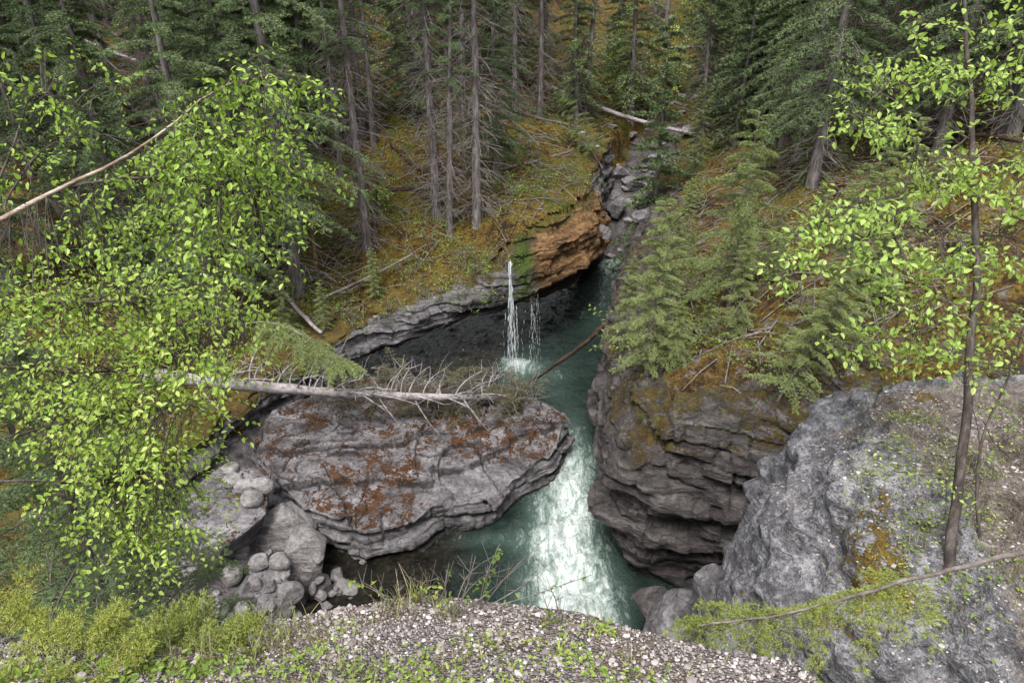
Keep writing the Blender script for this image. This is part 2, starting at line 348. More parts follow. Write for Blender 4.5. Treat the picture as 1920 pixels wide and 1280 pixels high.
pathR=np.array([(9.2,8.4),(8,9.6),(6.5,10.4),(4.2,11.0),(2.9,11.15),(2.4,11.7),(2.2,13),(2.45,15.5),(2.8,18),(3.65,22),(5.05,27),(6.5,33),(8,36)],float)
def ctrlR(p):
    n=len(p); y=p[:,1]; zt=np.interp(y,Rp[:,1],Rz); wob=fbm(P3(p[:,0]*.8,p[:,1]*.8),3,55)
    def gz(o):
        t=nrm(np.gradient(p,axis=0)); nr=-np.stack([t[:,1],-t[:,0]],-1); return zright(p[:,0]+nr[:,0]*o,p[:,1]+nr[:,1]*o)[1]
    offs=[cl(-.6,n),-.25+.15*wob,.12+.2*wob,.15+.25*wob,-.02+.25*wob,-.3+.25*wob,cl(-1.6,n),cl(-2.3,n)]
    zs=[cl(-.8,n),cl(.25,n),zt*.3,zt*.55,zt*.8,zt*.98,gz(-1.6)+.04,gz(-2.3)-.3]
    return offs,zs,[.6,1,1,1,1,.9,.6,0]
pR,cvR=wall(pathR,640,ctrlR,[8,16,24,22,20,18,16,6],-1,63,.50,.30)
X,Y,Z=pR[...,0],pR[...,1],pR[...,2]; R,N_=X.shape
zt=np.interp(Y,Rp[:,1],Rz); moss=np.clip((Z/zt-.70)/.4,-.6,.46)+.5*fbm(P3(X,Y,Z)*.8,3,5)
wet_or_shade=st((.45-Z)/.4)*.9
me=mk_mesh('rock_pillar',pR.reshape(-1,3),gridq(R,N_),None,{'moss':moss.ravel(),'wet_or_shade':wet_or_shade.ravel(),'cav':cvR.ravel(),'green':(np.clip((Z/zt-.9)/.2,0,.30)).ravel()},True,M['cliff'])
o=link('rock_cliff',me); tag(o,'dark layered cliff with mossy top standing right of the white rapids','cliff')
BV.append(BVHTree.FromPolygons(pR.reshape(-1,3).tolist(),gridq(R,N_).tolist()))
# ---------------------------------------------------------------- flat slab on the left
out=np.array([(-4.9,12.7),(-3.4,12.15),(-2.4,12.4),(-1.9,13.0),(-.5,13.45),(.0,14.3),(1.0,15.1),(1.55,16.3),(1.0,17.1),(0,17.6),(-1.2,18.2),(-3.5,18.5),(-5.6,17.9),(-6.9,16.6),(-6.9,14.8),(-6.0,13.6)],float)
n=620; ou=resamp(out,n,True); c=np.array([-3.0,15.6])
t=np.roll(ou,-3,0)-np.roll(ou,3,0)
for _ in range(8): t=(np.roll(t,1,0)+2*t+np.roll(t,-1,0))/4
t=nrm(t); on=np.stack([t[:,1],-t[:,0]],-1)
def slab_top(X,Y,cav=False):
    p=P3(X,Y); z=.86+.03*(Y-12.5)+.05*np.maximum(0,-X-2.5); cv=0*X
    e0=vn(P3(X*.42+.1*Y,Y*.42,0*X),210)*2.4; z=z+.13*np.floor(e0)+.0; cv=np.maximum(cv,.8*np.exp(-((e0-np.round(e0))/.03)**2)*(np.abs(e0)>.2))
    for (y0,m,hh,sd,wd) in ((13.7,.46,.17,95,.06),(15.3,.25,.14,96,.06)):
        e=(Y-y0-m*(X+3))+.5*fbm(p*.6,4,sd)+.5*np.floor(vn(p*.9,sd+40)*2)/2; z=z+hh*st(e/wd+.5); cv=np.maximum(cv,np.exp(-((e+wd*.6)/.06)**2)*.9)
    for sd,a_,b_,c_,d_ in ((97,.55,.5,-.3,.35),(99,.15,.6,.5,.1),(101,.5,-.2,.2,.5)):
        crk=np.abs(fbm(P3(X*a_+Y*b_,Y*d_+X*c_),2,sd)); g=np.exp(-(crk/.010)**2); z=z-.12*g; cv=np.maximum(cv,g*.9)
    z=z+.05*fbm(p*.8,4,92)+.06*fbm(p*2.6,4,93)+.04*fbm(p*9,3,94)
    return (z,cv) if cav else z
rows=[];mk=[];cvs=[]
zt_=slab_top(ou[:,0],ou[:,1])
for h in np.linspace(0,1,70):
    off=-.85*(1-st(h/.45))+.10-.10*st((h-.66)/.05)
    rows.append(P3(ou[:,0]+on[:,0]*off,ou[:,1]+on[:,1]*off,-.6+h*(zt_+.6))); mk.append(1); cvs.append(None)
for k in np.linspace(0,1,180)[1:]:
    xy=c+(ou-c)*(1-k); z_,cv_=slab_top(xy[:,0],xy[:,1],True); rows.append(P3(xy[:,0],xy[:,1],z_)); mk.append((1-st(k/.03))); cvs.append(cv_)
p=np.array(rows); d,cv=strata(p,140,.15,.30,.25); d=d*np.array(mk)[:,None]
for i,cc in enumerate(cvs):
    if cc is not None: cv[i]=cv[i]*mk[i]+cc
p[...,0]+=on[None,:,0]*d; p[...,1]+=on[None,:,1]*d
R=len(p); ri=np.arange(R)[:,None]*np.ones((1,n))
moss=np.where(ri>70,.44,-.35)+.40*fbm(p*.55,3,8)+np.where((p[...,0]<-2.0)&(ri>70),.10,0)-np.where((p[...,0]>-2.4)&(p[...,1]<15.0),.25,0)
me=mk_mesh('slab',p.reshape(-1,3)-np.array([-3,15.8,0]),gridq(R,n,True),None,{'moss':moss.ravel(),'cav':cv.ravel(),'wet_or_shade':st((.3-p[...,2])/.3).ravel()*.9},True,M['rock'])
o=link('rock_slab',me,None,(-3,15.8,0)); tag(o,'large flat layered grey rock with rusty moss, under the fallen trunk','rock')
BV.append(BVHTree.FromPolygons(p.reshape(-1,3).tolist(),gridq(R,n,True).tolist())); SB=BV[-1]
# ---------------------------------------------------------------- boulders
_ico={}
def ico(s):
    if s not in _ico:
        b=bmesh.new(); bmesh.ops.create_icosphere(b,subdivisions=s,radius=1.0)
        _ico[s]=(np.array([v.co[:] for v in b.verts]),np.array([[v.index for v in f.verts] for f in b.faces])); b.free()
    return _ico[s]
def rockV(sub,rad,e=3.0,cuts=9,seed=0,amp=.1,lo=.55,hi=.88):
    v,F=ico(sub); r=np.random.default_rng(seed)
    q=v/((np.abs(v)**e).sum(1)**(1/e))[:,None]
    for _ in range(cuts):
        nn=nrm(r.normal(size=3)); dd=r.uniform(lo,hi); ex=np.maximum(0,q@nn-dd); q=q-ex[:,None]*nn*.99
    q=q*np.array(rad); s=min(rad)
    q=q+v*(amp*fbm(q/s*.9,4,seed+1)+amp*.5*fbm(q/s*4,4,seed+2))[:,None]*s
    return q,F
def boulder(name,label,px,py,w,h,seed,cat='rock',mat='rock',t=None,rot=0,tilt=(0,0),cuts=14,e=5,moss=.15,group=None,sub=5,amp=.035,solid=True):
    base=hit(px,py) if t is None else at(px,py,t); dp=depth(base); rx=w*.5*dp/1280*1.2; ry=rx*.85; rz=h*.5*dp/1280
    q,F=rockV(sub,(rx,ry,rz),e,cuts,seed,amp)
    zz=q[:,2]/rz; loc=base+np.array([0,0,rz*.45])
    me=mk_mesh('rock',q,None,F,{'moss':moss+.3*zz-.25},True,M[mat])
    o=link(name,me,None,tuple(loc)); o.rotation_euler=(tilt[0],tilt[1],rot)
    if solid:
        Rm=np.array(Euler((tilt[0],tilt[1],rot)).to_matrix()); BV.append(BVHTree.FromPolygons((q@Rm.T+loc).tolist(),F.tolist()))
    tag(o,label,cat,group); return o
v,F=ico(7); ctr=np.array([5.75,5.2,5.55]); q=v/((np.abs(v)**4).sum(1)**.25)[:,None]*np.array([3.5,2.6,2.8])
for nn,pt in [((-1,.42,.16),(2.68,5.4,6.6)),((-.66,.40,.60),(3.6,6.05,7.4)),((-.48,-.2,.80),(4.1,4.4,7.85)),((-.15,-.70,.70),(4.0,3.2,7.9)),((-.85,-.5,.15),(2.85,3.8,6.8)),((-.08,.1,1.),(5.1,5.4,8.1)),((.2,.9,.35),(4.8,7.1,7.75)),((-.9,-.1,.45),(3.05,4.6,7.15))]:
    nn=nrm(np.array(nn)); ex=np.maximum(0,(q+ctr-np.array(pt))@nn); q=q-ex[:,None]*nn
rg=1-np.abs(fbm(q*1.1+3,4,305))*3.2; cvb=np.exp(-(fbm(q*np.array([.5,.9,.9]),4,309)/.022)**2)*(.5+.5*vn(q*.8,311))
bl=np.floor(vn(q*np.array([.9,.9,1.4]),307)*3)/3
q=q+nrm(q)*(.34*fbm(q*.6,4,302)+.16*fbm(q*1.7,5,300)+.12*rg+.18*bl-.12*np.clip(cvb,0,1)+.08*fbm(q*6,4,301)+.03*fbm(q*16,3,303))[:,None]
wp=q+ctr
soil=st((wp[:,0]-3.35-.06*(8-wp[:,2])-.8*fbm(wp*.8,3,17))/.8)*st((wp[:,2]-6.4)/.5)*(1-st((wp[:,1]-6.5-.4*fbm(wp,2,18))/.6))*.9
shadeb=st((7.3-wp[:,2])/1.0)*st((4.3-wp[:,1])/.8)*.85  # shade painted dark on the boulder's lower near side
mpatch=np.exp(-(((wp[:,0]-3.15)/.4)**2+((wp[:,1]-4.4)/.6)**2))*.8
me=mk_mesh('boulder',q,None,F,{'moss':-.06+.5*fbm(q*.8,3,7)+.16*soil+mpatch,'soil':soil,'wet_or_shade':shadeb,'cav':np.clip(cvb,0,1)*.9},True,M['boulder'])
o=link('boulder',me,None,tuple(ctr)); tag(o,'huge speckled grey boulder at right with a slender leafy sapling growing on it','rock')
BV.append(BVHTree.FromPolygons(wp.tolist(),F.tolist())); BB=BV[-1]
boulder('boulder','blue-grey rock at the water edge below the dark cliff, nearest the rim',1265,1180,130,70,33,t=12.6,moss=-.4,cuts=16,rot=.3,e=3,amp=.1)
boulder('boulder','rough grey rock wedged between the dark cliff and the huge speckled boulder',1350,1150,130,100,35,t=11.6,moss=-.3,cuts=16,rot=.9,e=3,amp=.12)
boulder('boulder','small grey rock below the dark cliff, right of the white water',1225,1140,70,44,36,t=13.2,moss=-.4,mat='cliff',cuts=12,e=3)
boulder('boulder','angular rust-mossed boulder left of the flat rock, largest of the pile',432,1000,180,140,41,moss=.30,rot=.3,tilt=(.1,.25))
boulder('boulder','slanted clean grey block leaning against the rust-mossed boulder',523,1010,100,110,42,moss=.0,rot=.5,tilt=(.2,-.5),mat='cobble')
boulder('boulder','tilted grey slab between the pile and the flat rock front',572,1070,95,85,43,moss=.05,rot=.7,tilt=(.1,-.6),mat='cobble')
boulder('boulder','pale block lying at the pool edge, rightmost of the pile',640,1118,80,46,44,moss=-.4,rot=.4,tilt=(0,-.2),mat='cobble')
boulder('boulder','mossy grey block in the middle of the boulder pile',487,1105,95,56,45,moss=.2,rot=.1,tilt=(.15,0))
boulder('boulder','dark wet rock behind the pale block at the pool edge',595,1112,58,60,46,moss=-.2,mat='cliff')
boulder('boulder','grey block under the leafy birch at left of the pile',350,1088,95,64,47,moss=.1,rot=.6,mat='cobble')
boulder('boulder','low mossy rock at the left end of the pile beside the birch leaves',330,1042,85,48,48,moss=.4)
boulder('boulder','squat rock at the lower edge of the pile above the gravel rim',405,1152,76,44,49,moss=.1,rot=.2)
boulder('boulder','brownish flat rock showing in the shallow pool',800,1085,100,34,50,moss=-.3,mat='cliff')
boulder('boulder','grey rock below the mossy block near the gravel rim',515,1142,80,40,51,moss=.0,mat='cobble')
boulder('boulder','low dark stone in the shallow pool left of the brownish one',705,1085,60,26,52,moss=-.3,mat='cliff')
k=0
for px,py,w,txt in [(462,915,36,'round tan cobble, middle of three on the rust-mossed boulder'),(436,905,32,'round tan cobble, left of three on the rust-mossed boulder'),(492,918,38,'round tan cobble, right of three on the rust-mossed boulder'),(505,940,36,'pale cobble tucked above the slanted block'),(474,940,36,'brown cobble below the three round tan ones'),
    (430,1085,42,'grey cobble left of the mossy block in the pile'),(490,1060,38,'pale rounded cobble above the mossy block'),(527,1058,38,'whitish cobble beside the tilted slab'),(456,1150,38,'small grey cobble beside the squat rock'),(432,882,28,'small cobble at the top of the boulder pile'),(545,1117,44,'flat grey cobble right of the mossy block'),(610,1142,34,'small wet cobble at the gravel rim beside the pool')]:
    boulder('cobble',txt,px,py,w,w*.85,60+k,cat='stone',mat='cobble',cuts=3,e=2.2,moss=-.5,sub=4,amp=.05,solid=False); k+=1
protos=[]
for i in range(5):
    q,F=rockV(3,(.5,.4,.3),3.2,11,200+i,.05); protos.append(mk_mesh('scree_stone',q,None,F,{'moss':np.full(len(q),-.4)},True,M['cobble']))
for i in range(110):
    px,py=rng.uniform(310,690),rng.uniform(880,1170); b=hit(px,py)
    if b[2]>.9 or b[1]<8 or (px>540 and py<1030): continue
    s=abs(rng.normal())*.22+.14; o=link('stone',protos[i%5],None,tuple(b+np.array([0,0,.03]))); o.scale=(s,s,s); o.rotation_euler=(rng.normal()*.4,rng.normal()*.4,rng.uniform(0,6.3)); tag(o,'one of the small loose stones wedged among the boulder pile','stone','small stones of the boulder pile')
for i,(px,py,w,h,txt) in enumerate([(1150,400,44,60,'tall grey rock in the notch above the pool head'),(1185,350,40,30,'grey rock upstream below the dry creek bed, left one'),(1240,310,42,26,'broad grey rock at the mouth of the dry creek bed'),(1130,440,30,30,'dark wet rock at the small cascade'),(1200,415,36,36,'grey rock on the right of the small cascade'),(1290,250,30,20,'pale rock in the dry creek bed below the pale log'),(1160,330,32,26,'mossy grey rock left of the dry creek bed'),(1220,370,36,28,'angular rock right of the notch')]):
    boulder('boulder',txt,px,py,w,h,80+i,moss=.05,cuts=14,sub=5,amp=.12,solid=False)
GC=np.array([(5.2,34.2),(7,36.5),(11.6,45),(18.6,60),(25,72)],float); GCr=resamp(GC,200)
for i in range(110):
    f=rng.uniform()**2.2; c_=GCr[int(f*199)]; w=1.1+2.0*f; x,y=c_[0]+rng.normal()*w*.9,c_[1]+rng.normal()*.8
    z=float(height(np.array([x]),np.array([y]))[0]); s=rng.uniform(.25,.8)*(1+.4*f)
    o=link('scree_stone',protos[i%5],None,(x,y,z+.05)); o.scale=(s,s*rng.uniform(.7,1.1),s*rng.uniform(.6,1)); o.rotation_euler=(rng.normal()*.2,rng.normal()*.2,rng.uniform(0,6.3))
    tag(o,'grey stone among many strewn along the dry creek bed at back','stone','stones in the dry creek bed')
# ---------------------------------------------------------------- water
FL=resamp(chaikin(np.array([(5.3,34.5),(5.1,32),(4.4,29),(3.2,25.5),(1.6,21.5),(1.6,18.8),(1.75,16.5),(1.45,14),(1.3,12),(1.25,10),(1.2,5)],float),2),400)
wx=np.arange(-9,8.0,.07); wy=np.arange(5,34.6,.07); WX,WY=np.meshgrid(wx,wy)
fx=WX.ravel(); fy=WY.ravel(); fd=np.empty(len(fx)); fk=np.empty(len(fx),int)
for a in range(0,len(fx),20000):
    b=slice(a,a+20000); dd=(fx[b,None]-FL[None,:,0])**2+(fy[b,None]-FL[None,:,1])**2; fk[b]=dd.argmin(1); fd[b]=np.sqrt(dd.min(1))
along=fk*(np.linalg.norm(np.diff(FL,axis=0),axis=1).sum()/399)
sgn=np.sign(fx-FL[fk,0]); lat=fd*sgn
inten=np.interp(fy,[5,9.5,12,14.5,16.5,17.6,19,24,26,29,31.5,34],[1,1,.95,.85,.70,.42,.14,.12,.30,.40,.52,.8]); wid=np.interp(fy,[5,11,14,17,19,22,30],[1.25,1.15,1.0,.85,1.0,1.3,1.2])
foam=inten*np.exp(-(fd/wid)**2)
foam+=.75*np.exp(-(((fx-.15)/.75)**2+((fy-21.7)/.55)**2))+.25*np.exp(-(((fx-.4)/1.6)**2+((fy-20.6)/1.0)**2))
foam+=.33*np.exp(-(((fx+1.4)/1.6)**2+((fy-12.8)/.35)**2))
wv=.05*fbm(P3(fx*1.6,fy*1.6),4,41)+.045*fbm(P3(fx*5,fy*4),3,42)+np.clip(foam,0,1)*(.30*fbm(P3(lat*1.5,along*1.1),4,43)+.12*fbm(P3(lat*5,along*3.5),3,44))
shal_shade=np.maximum(st((-.4-fx)/1.6)*st((15.5-fy)/2),.95*st((.1-fx)/1.0)*st((fy-20.0)/1.2))  # brown shallow pool, plus cave water painted dark as shade
mt=NT('river_water'); fl=mt.attr('flow',True); fo=mt.attr('foam'); pos=mt.n('ShaderNodeNewGeometry').outputs['Position']
s1=mt.noise(mt.scale(fl,(2.4,.85,1)),1.3,8,.74,1.1); s2=mt.noise(mt.scale(fl,(7,3.6,1)),1.6,5,.74,.7)
ff=mt.math('ADD',fo,mt.math('ADD',mt.math('MULTIPLY',mt.math('SUBTRACT',s1,.54),2.0),mt.math('MULTIPLY',mt.math('SUBTRACT',s2,.5),1.1)))
gate=mt.ramp(fo,[(.08,0.0),(.32,1.0)])
fm=mt.math('MULTIPLY',mt.ramp(ff,[(.34,0.0),(.66,.34),(1.12,.97)]),gate)
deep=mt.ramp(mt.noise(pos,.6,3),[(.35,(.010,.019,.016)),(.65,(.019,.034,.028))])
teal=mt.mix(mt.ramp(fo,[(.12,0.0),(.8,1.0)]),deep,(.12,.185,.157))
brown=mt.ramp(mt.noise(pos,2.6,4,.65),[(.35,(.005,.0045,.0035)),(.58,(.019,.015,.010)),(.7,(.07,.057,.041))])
bc=mt.mix(mt.math('MULTIPLY',mt.attr('shal_shade'),.96),teal,brown)
bw=mt.n('ShaderNodeBump',{'Height':mt.math('ADD',mt.math('MULTIPLY',mt.noise(mt.scale(fl,(2.2,1.4,1)),2.2,5,.65,.6),.8),mt.math('MULTIPLY',s2,.45)),'Strength':.85,'Distance':.2}).outputs[0]
wsh=mt.n('ShaderNodeBsdfPrincipled',{'Base Color':bc,'Roughness':.11,'IOR':1.33,'Normal':bw}).outputs[0]
fsh=mt.n('ShaderNodeBsdfPrincipled',{'Base Color':(.74,.81,.79),'Roughness':.6,'Normal':bw}).outputs[0]
M['water']=mt.done(mt.n('ShaderNodeMixShader',{0:fm,1:wsh,2:fsh}).outputs[0])
me=mk_mesh('river',np.stack([fx,fy,wv],-1),gridq(len(wy),len(wx)),None,{'flow':np.stack([lat,along,0*lat],-1),'foam':foam,'shal_shade':shal_shade},True,M['water'])
o=link('river',me); tag(o,'green river breaking into white rapids in the gorge','river',kind='structure')
mb=MB(); r=np.random.default_rng(3)
for i in range(26):
    if i<11: x0=-.08+r.normal()*.04; x1=x0+.12+r.normal()*.12; y0=21.5+r.normal()*.05; zt_=4.0+r.normal()*.05; rad=.008
    else: x0=r.uniform(-.25,.95); x1=x0+r.normal()*.05; y0=np.interp(x0,[-.3,1],[21.7,22.4]); zt_=r.uniform(1.9,2.5); rad=.0035
    n_=34; zz=np.linspace(zt_,.0,n_); f=(zt_-zz)/zt_
    xx=x0+(x1-x0)*f**.7+np.cumsum(r.normal(size=n_))*.012; yy=y0-.45*f**.6+np.cumsum(r.normal(size=n_))*.008
    tube(mb,np.stack([xx,yy,zz],-1),rad*np.clip(.7+1.2*r.normal(size=n_),.02,2.5),4)
for i in range(260):
    a=r.uniform(0,6.3); d=abs(r.normal())*.35; pp=np.array([.05+d*math.cos(a),21.15+d*math.sin(a)*.7,abs(r.normal())*.16]); s=r.uniform(.006,.014)
    v_,F_=ico(1); mb.add(v_*s+pp,None,F_)
mt=NT('falling_water'); M['fall']=mt.done(mt.n('ShaderNodeMixShader',{0:.45,1:mt.n('ShaderNodeBsdfPrincipled',{'Base Color':(.75,.8,.83),'Roughness':.3}).outputs[0],2:mt.n('ShaderNodeBsdfTransparent').outputs[0]}).outputs[0])
o=link('waterfall',mb.mesh('waterfall',M['fall'])); tag(o,'thin white waterfall dropping over the mossy overhang','waterfall',kind='structure')
# ---------------------------------------------------------------- spruce
def needles(o,d,L,K,m,nl,nw,r):
    s=(np.arange(K)+.5)/K
    pos=(o[:,None]+d[:,None]*(L[:,None]*s[None,:])[...,None]).reshape(-1,3); dd=np.repeat(d,K,0)
    pos=np.repeat(pos,m,0); dd=np.repeat(dd,m,0); n=len(pos)
    rv=r.normal(size=(n,3)); rad=nrm(rv-(rv*dd).sum(1,keepdims=True)*dd)
    nd=nrm(.62*dd+.78*rad); side=np.cross(nd,nrm(r.normal(size=(n,3)))); side=nrm(side)
    l=nl*r.uniform(.7,1.2,(n,1)); w=nw*.5
    V=np.stack([pos-side*w,pos+side*w,pos+nd*l],1).reshape(-1,3)
    return V,np.arange(n*3).reshape(-1,3)
def frond(mb_n,mb_w,base,out,L,rise,droop,nt,r,K,m,nl,nw,hang=.2,sub=3,wr=.012,tl=.4):
    out=nrm(out); z=np.array([0,0,1.]); side=nrm(np.cross(z,out))
    ss=np.linspace(0,1,6); pts=base+out*L*ss[:,None]+z*(L*(rise*ss-droop*ss**2))[:,None]
    tube(mb_w,pts,np.linspace(wr,wr*.25,6),3)
    s=np.repeat(np.linspace(.14,.99,nt),2); sg=np.tile([1.,-1.],nt); s=np.clip(s+r.normal(size=len(s))*.02,.05,1)
    o=base+out*(L*s)[:,None]+z*(L*(rise*s-droop*s*s))[:,None]
    tg=nrm(out+z*(rise-2*droop*s)[:,None]); th=np.radians(r.uniform(42,62,len(s)))
    d=nrm(tg*np.cos(th)[:,None]+side*(sg*np.sin(th))[:,None]-z*(hang*r.uniform(.3,1.6,len(s)))[:,None])
    l=np.maximum(.06,L*tl*(1-.72*s)*r.uniform(.65,1.15,len(s)))
    O=[o];D=[d];LL=[l]
    for f in np.linspace(.3,.85,sub) if sub else []:
        for sg2 in (1,-1):
            sd=nrm(np.cross(d,z)); O.append(o+d*(l*f)[:,None]); D.append(nrm(d*.72+sd*sg2*.62-z*hang*.6)); LL.append(l*.42*(1.15-f)*r.uniform(.7,1.2,len(l)))
    O.append(pts[:-1]);D.append(nrm(np.diff(pts,axis=0)));LL.append(np.linalg.norm(np.diff(pts,axis=0),axis=1))
    O=np.vstack(O);D=np.vstack(D);LL=np.concatenate(LL)
    big=LL>np.median(LL)
    for msk,k in ((big,K),(~big,max(2,K//2))):
        if msk.any():
            V,T=needles(O[msk],D[msk],LL[msk],k,m,nl,nw,r); mb_n.add(V,None,T)
def spruce(key,H,r0,cs,Lmax,nb,seed,nt=8,K=5,m=4,nl=.075,nw=.02,sub=2,ndead=120,droop=.32,rise=.12,hang=.22,mat='needle',bark='bark',pw=.75,lmin=.2,bias=1.3):
    r=np.random.default_rng(seed); T=MB();W=MB();C=MB()
    zz=np.linspace(-.6,H,16); wob=np.cumsum(r.normal(size=(16,2)),0)*r0*.10; wob-=wob[1]
    pts=np.stack([wob[:,0],wob[:,1],zz],-1); tube(T,pts,np.maximum(.012,r0*(1-np.clip(zz,0,H)/H)**.8*(1+.35*np.exp(-np.clip(zz,0,9)/.35))),9)
    def tp(h): return np.array([np.interp(h,zz,pts[:,0]),np.interp(h,zz,pts[:,1]),h])
    for i in range(nb):
        f=((i+.5)/nb)**bias; h=cs+(H-cs)*f; a=i*2.399+r.normal()*.3; g=1-f
        L=(Lmax*g**pw*(.55+.45*min(1,f/.12+.35)))*r.uniform(.6,1.12)+lmin
        frond(C,W,tp(h),np.array([math.cos(a),math.sin(a),0]),L,rise*r.uniform(.2,1.6)+.35*f,droop*r.uniform(.7,1.3),nt,r,K,m,nl,nw,hang,sub,.004+.010*L)
    for i in range(ndead):
        h=r.uniform(.3,max(cs*1.15,H*.35)); a=r.uniform(0,6.3); L=r.uniform(.25,1.3)*(r0/.16)**.5; out=np.array([math.cos(a),math.sin(a),0])
        ss=np.linspace(0,1,5); dr=r.uniform(.05,.6); kk=r.normal(size=2)*.15
        pts_=tp(h)+out*L*ss[:,None]+np.array([0,0,1.])*(-dr*L*ss**1.7)[:,None]+np.array([-out[1],out[0],0])*(kk[0]*L*ss**2)[:,None]
        tube(W,pts_,np.linspace(.013,.006,5)*(.8+.4*r0/.16),3)
        for q_ in range(2):
            s0=r.uniform(.3,.8); b0=pts_[int(s0*4)]; dv=nrm(out*.6+r.normal(size=3)*.6+np.array([0,0,-.4])); tube(W,np.array([b0,b0+dv*L*.25,b0+dv*L*.4+np.array([0,0,-.06])]),[.009,.007,.004],3)
    return (T.mesh(key+'_trunk',M[bark]),W.mesh(key+'_branches',M['twig']),C.mesh(key+'_crown',M[mat],False))
PR={}
PR['bareA']=spruce('bareA',15,.17,7.0,1.4,38,11,ndead=260)
PR['bareB']=spruce('bareB',14,.15,6.0,1.3,38,12,ndead=230)
PR['halfA']=spruce('halfA',14,.17,2.2,2.0,96,13,ndead=150,droop=.5)
PR['halfB']=spruce('halfB',12,.16,1.2,1.9,96,14,ndead=90,droop=.45)
PR['full']=spruce('full',9,.15,.4,1.8,90,15,ndead=30,droop=.4,mat='needle_y')
PR['young']=spruce('young',4.6,.045,.5,1.35,46,16,nt=10,K=6,m=4,nl=.05,nw=.013,sub=2,ndead=14,droop=.42,rise=.18,mat='needle_y',pw=.8,bias=1)
PR['youngB']=spruce('youngB',5.4,.05,.35,1.1,60,17,nt=9,K=5,m=4,nl=.05,nw=.013,sub=2,ndead=30,droop=.35,mat='needle_y',pw=.8,bias=1)
PR['nearS']=spruce('nearS',4.2,.05,.25,1.25,64,18,nt=9,K=10,m=5,nl=.026,nw=.006,sub=2,ndead=10,droop=.35,mat='needle',bias=1)
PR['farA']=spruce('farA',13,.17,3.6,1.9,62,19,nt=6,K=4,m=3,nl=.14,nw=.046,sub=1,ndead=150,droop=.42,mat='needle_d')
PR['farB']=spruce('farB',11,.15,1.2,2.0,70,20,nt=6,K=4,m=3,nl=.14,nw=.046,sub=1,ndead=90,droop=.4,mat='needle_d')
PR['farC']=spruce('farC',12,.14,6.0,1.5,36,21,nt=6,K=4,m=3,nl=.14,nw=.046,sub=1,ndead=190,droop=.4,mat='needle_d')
def put_tree(key,loc,s,rz,label,group=None,tilt=(0,0),name='spruce_tree',sz=None):
    rt=thing(name,label,'tree',tuple(loc),group); rt.scale=(s,s,sz or s); rt.rotation_euler=(tilt[0],tilt[1],rz)
    for nm,me in zip(('trunk','branches','crown'),PR[key]): link(nm,me,rt)
    return rt
R0={'bareA':.17,'bareB':.15,'halfA':.17,'halfB':.16,'full':.15}
def tree_px(px,py,w,key,label,tilt=(0,0),rz=None,name='spruce_tree',smin=.7,smax=1.6):
    b=hit(px,py); s=np.clip(w*.5*depth(b)/1280/R0[key],smin,smax)
    return put_tree(key,b-np.array([0,0,.05]),s,rng.uniform(0,6.3) if rz is None else rz,label,None,tilt,name,sz=min(1.25,max(.85 if smin>.5 else s,s)))
tree_px(560,548,25,'halfA','thick spruce trunk with blue-green boughs, standing left above the grey ledge')
tree_px(690,470,17,'bareA','bare straight grey trunk left of the paired trunks, nearest the middle of the mossy slope')
tree_px(820,404,18,'bareA','bare spruce trunk, left of the close pair above the waterfall')
tree_px(842,430,13,'bareB','thin pale leaning trunk, right of the close pair above the waterfall',(0,.05))
tree_px(895,416,18,'bareA','spruce trunk nearest the orange overhang, right of the close pair')
tree_px(930,330,12,'halfB','spruce with green boughs just behind the trunk nearest the overhang')
tree_px(250,290,16,'bareB','leaning dead-branched trunk at upper left behind the birch branch',(0,-.05))
tree_px(640,330,9,'bareB','thin grey trunk behind the straight bare trunk')
tree_px(965,215,12,'bareA','tall thin trunk in the back centre, left of three')
tree_px(1012,222,11,'bareB','tall thin trunk in the back centre, middle of three')
tree_px(1075,205,12,'bareB','slim spruce in the back centre, right of three')
tree_px(775,230,14,'halfB','dark spruce behind the close pair of trunks')
tree_px(470,330,18,'halfB','bushy spruce with hanging blue-green boughs behind the birch branch')
tree_px(590,260,14,'halfA','spruce with long drooping boughs at the upper middle left')
tree_px(400,200,14,'halfB','dark spruce at upper left beyond the thick trunk')
tree_px(120,230,15,'bareA','grey dead-twigged trunk in the upper left corner')
tree_px(60,330,13,'halfB','small dark spruce behind the birch leaves at left edge')
tree_px(1522,352,22,'halfA','big dark spruce on the right bank with wide green boughs',(0,.02))
tree_px(1660,300,14,'bareB','spruce behind the sapling leaves on the right bank, left one')
tree_px(1770,275,17,'bareA','leaning bare trunk behind the sapling at right',(0,.06))
tree_px(1880,250,16,'halfA','dark spruce trunk at the upper right corner')
tree_px(1440,250,12,'halfB','green spruce right of the dry creek bed')
tree_px(1720,150,14,'bareB','thin trunk high on the right slope')
tree_px(1345,215,9,'full','small pale spruce at the right edge of the dry creek bed',smin=.4,smax=.5)
tree_px(1300,330,9,'full','green spruce on the right rim, half hiding the rocks of the notch',smin=.40,smax=.46)
tree_px(1335,140,9,'full','pale green spruce standing in the upper dry creek bed',smin=.45,smax=.55)
tree_px(1270,160,9,'full','small green spruce at the left edge of the upper dry creek bed',smin=.36,smax=.42)
tree_px(1395,150,9,'halfB','dark spruce close by the upper dry creek bed, right side',smin=.6)
tree_px(1360,70,9,'halfB','dark spruce at the very top of the dry creek bed',smin=.7)
tree_px(700,265,12,'bareB','grey dead-limbed trunk behind the straight bare trunk, farther up the slope')
tree_px(870,250,12,'bareA','grey trunk seen between the close pair and the back trunks')
tree_px(540,300,12,'halfB','green-boughed spruce behind the thick trunk')
b=hit(1365,578); put_tree('young',b,1.05*depth(b)/17.5,1.0,'young pale green spruce with wide sparse boughs on the right cliff top',name='young_spruce')
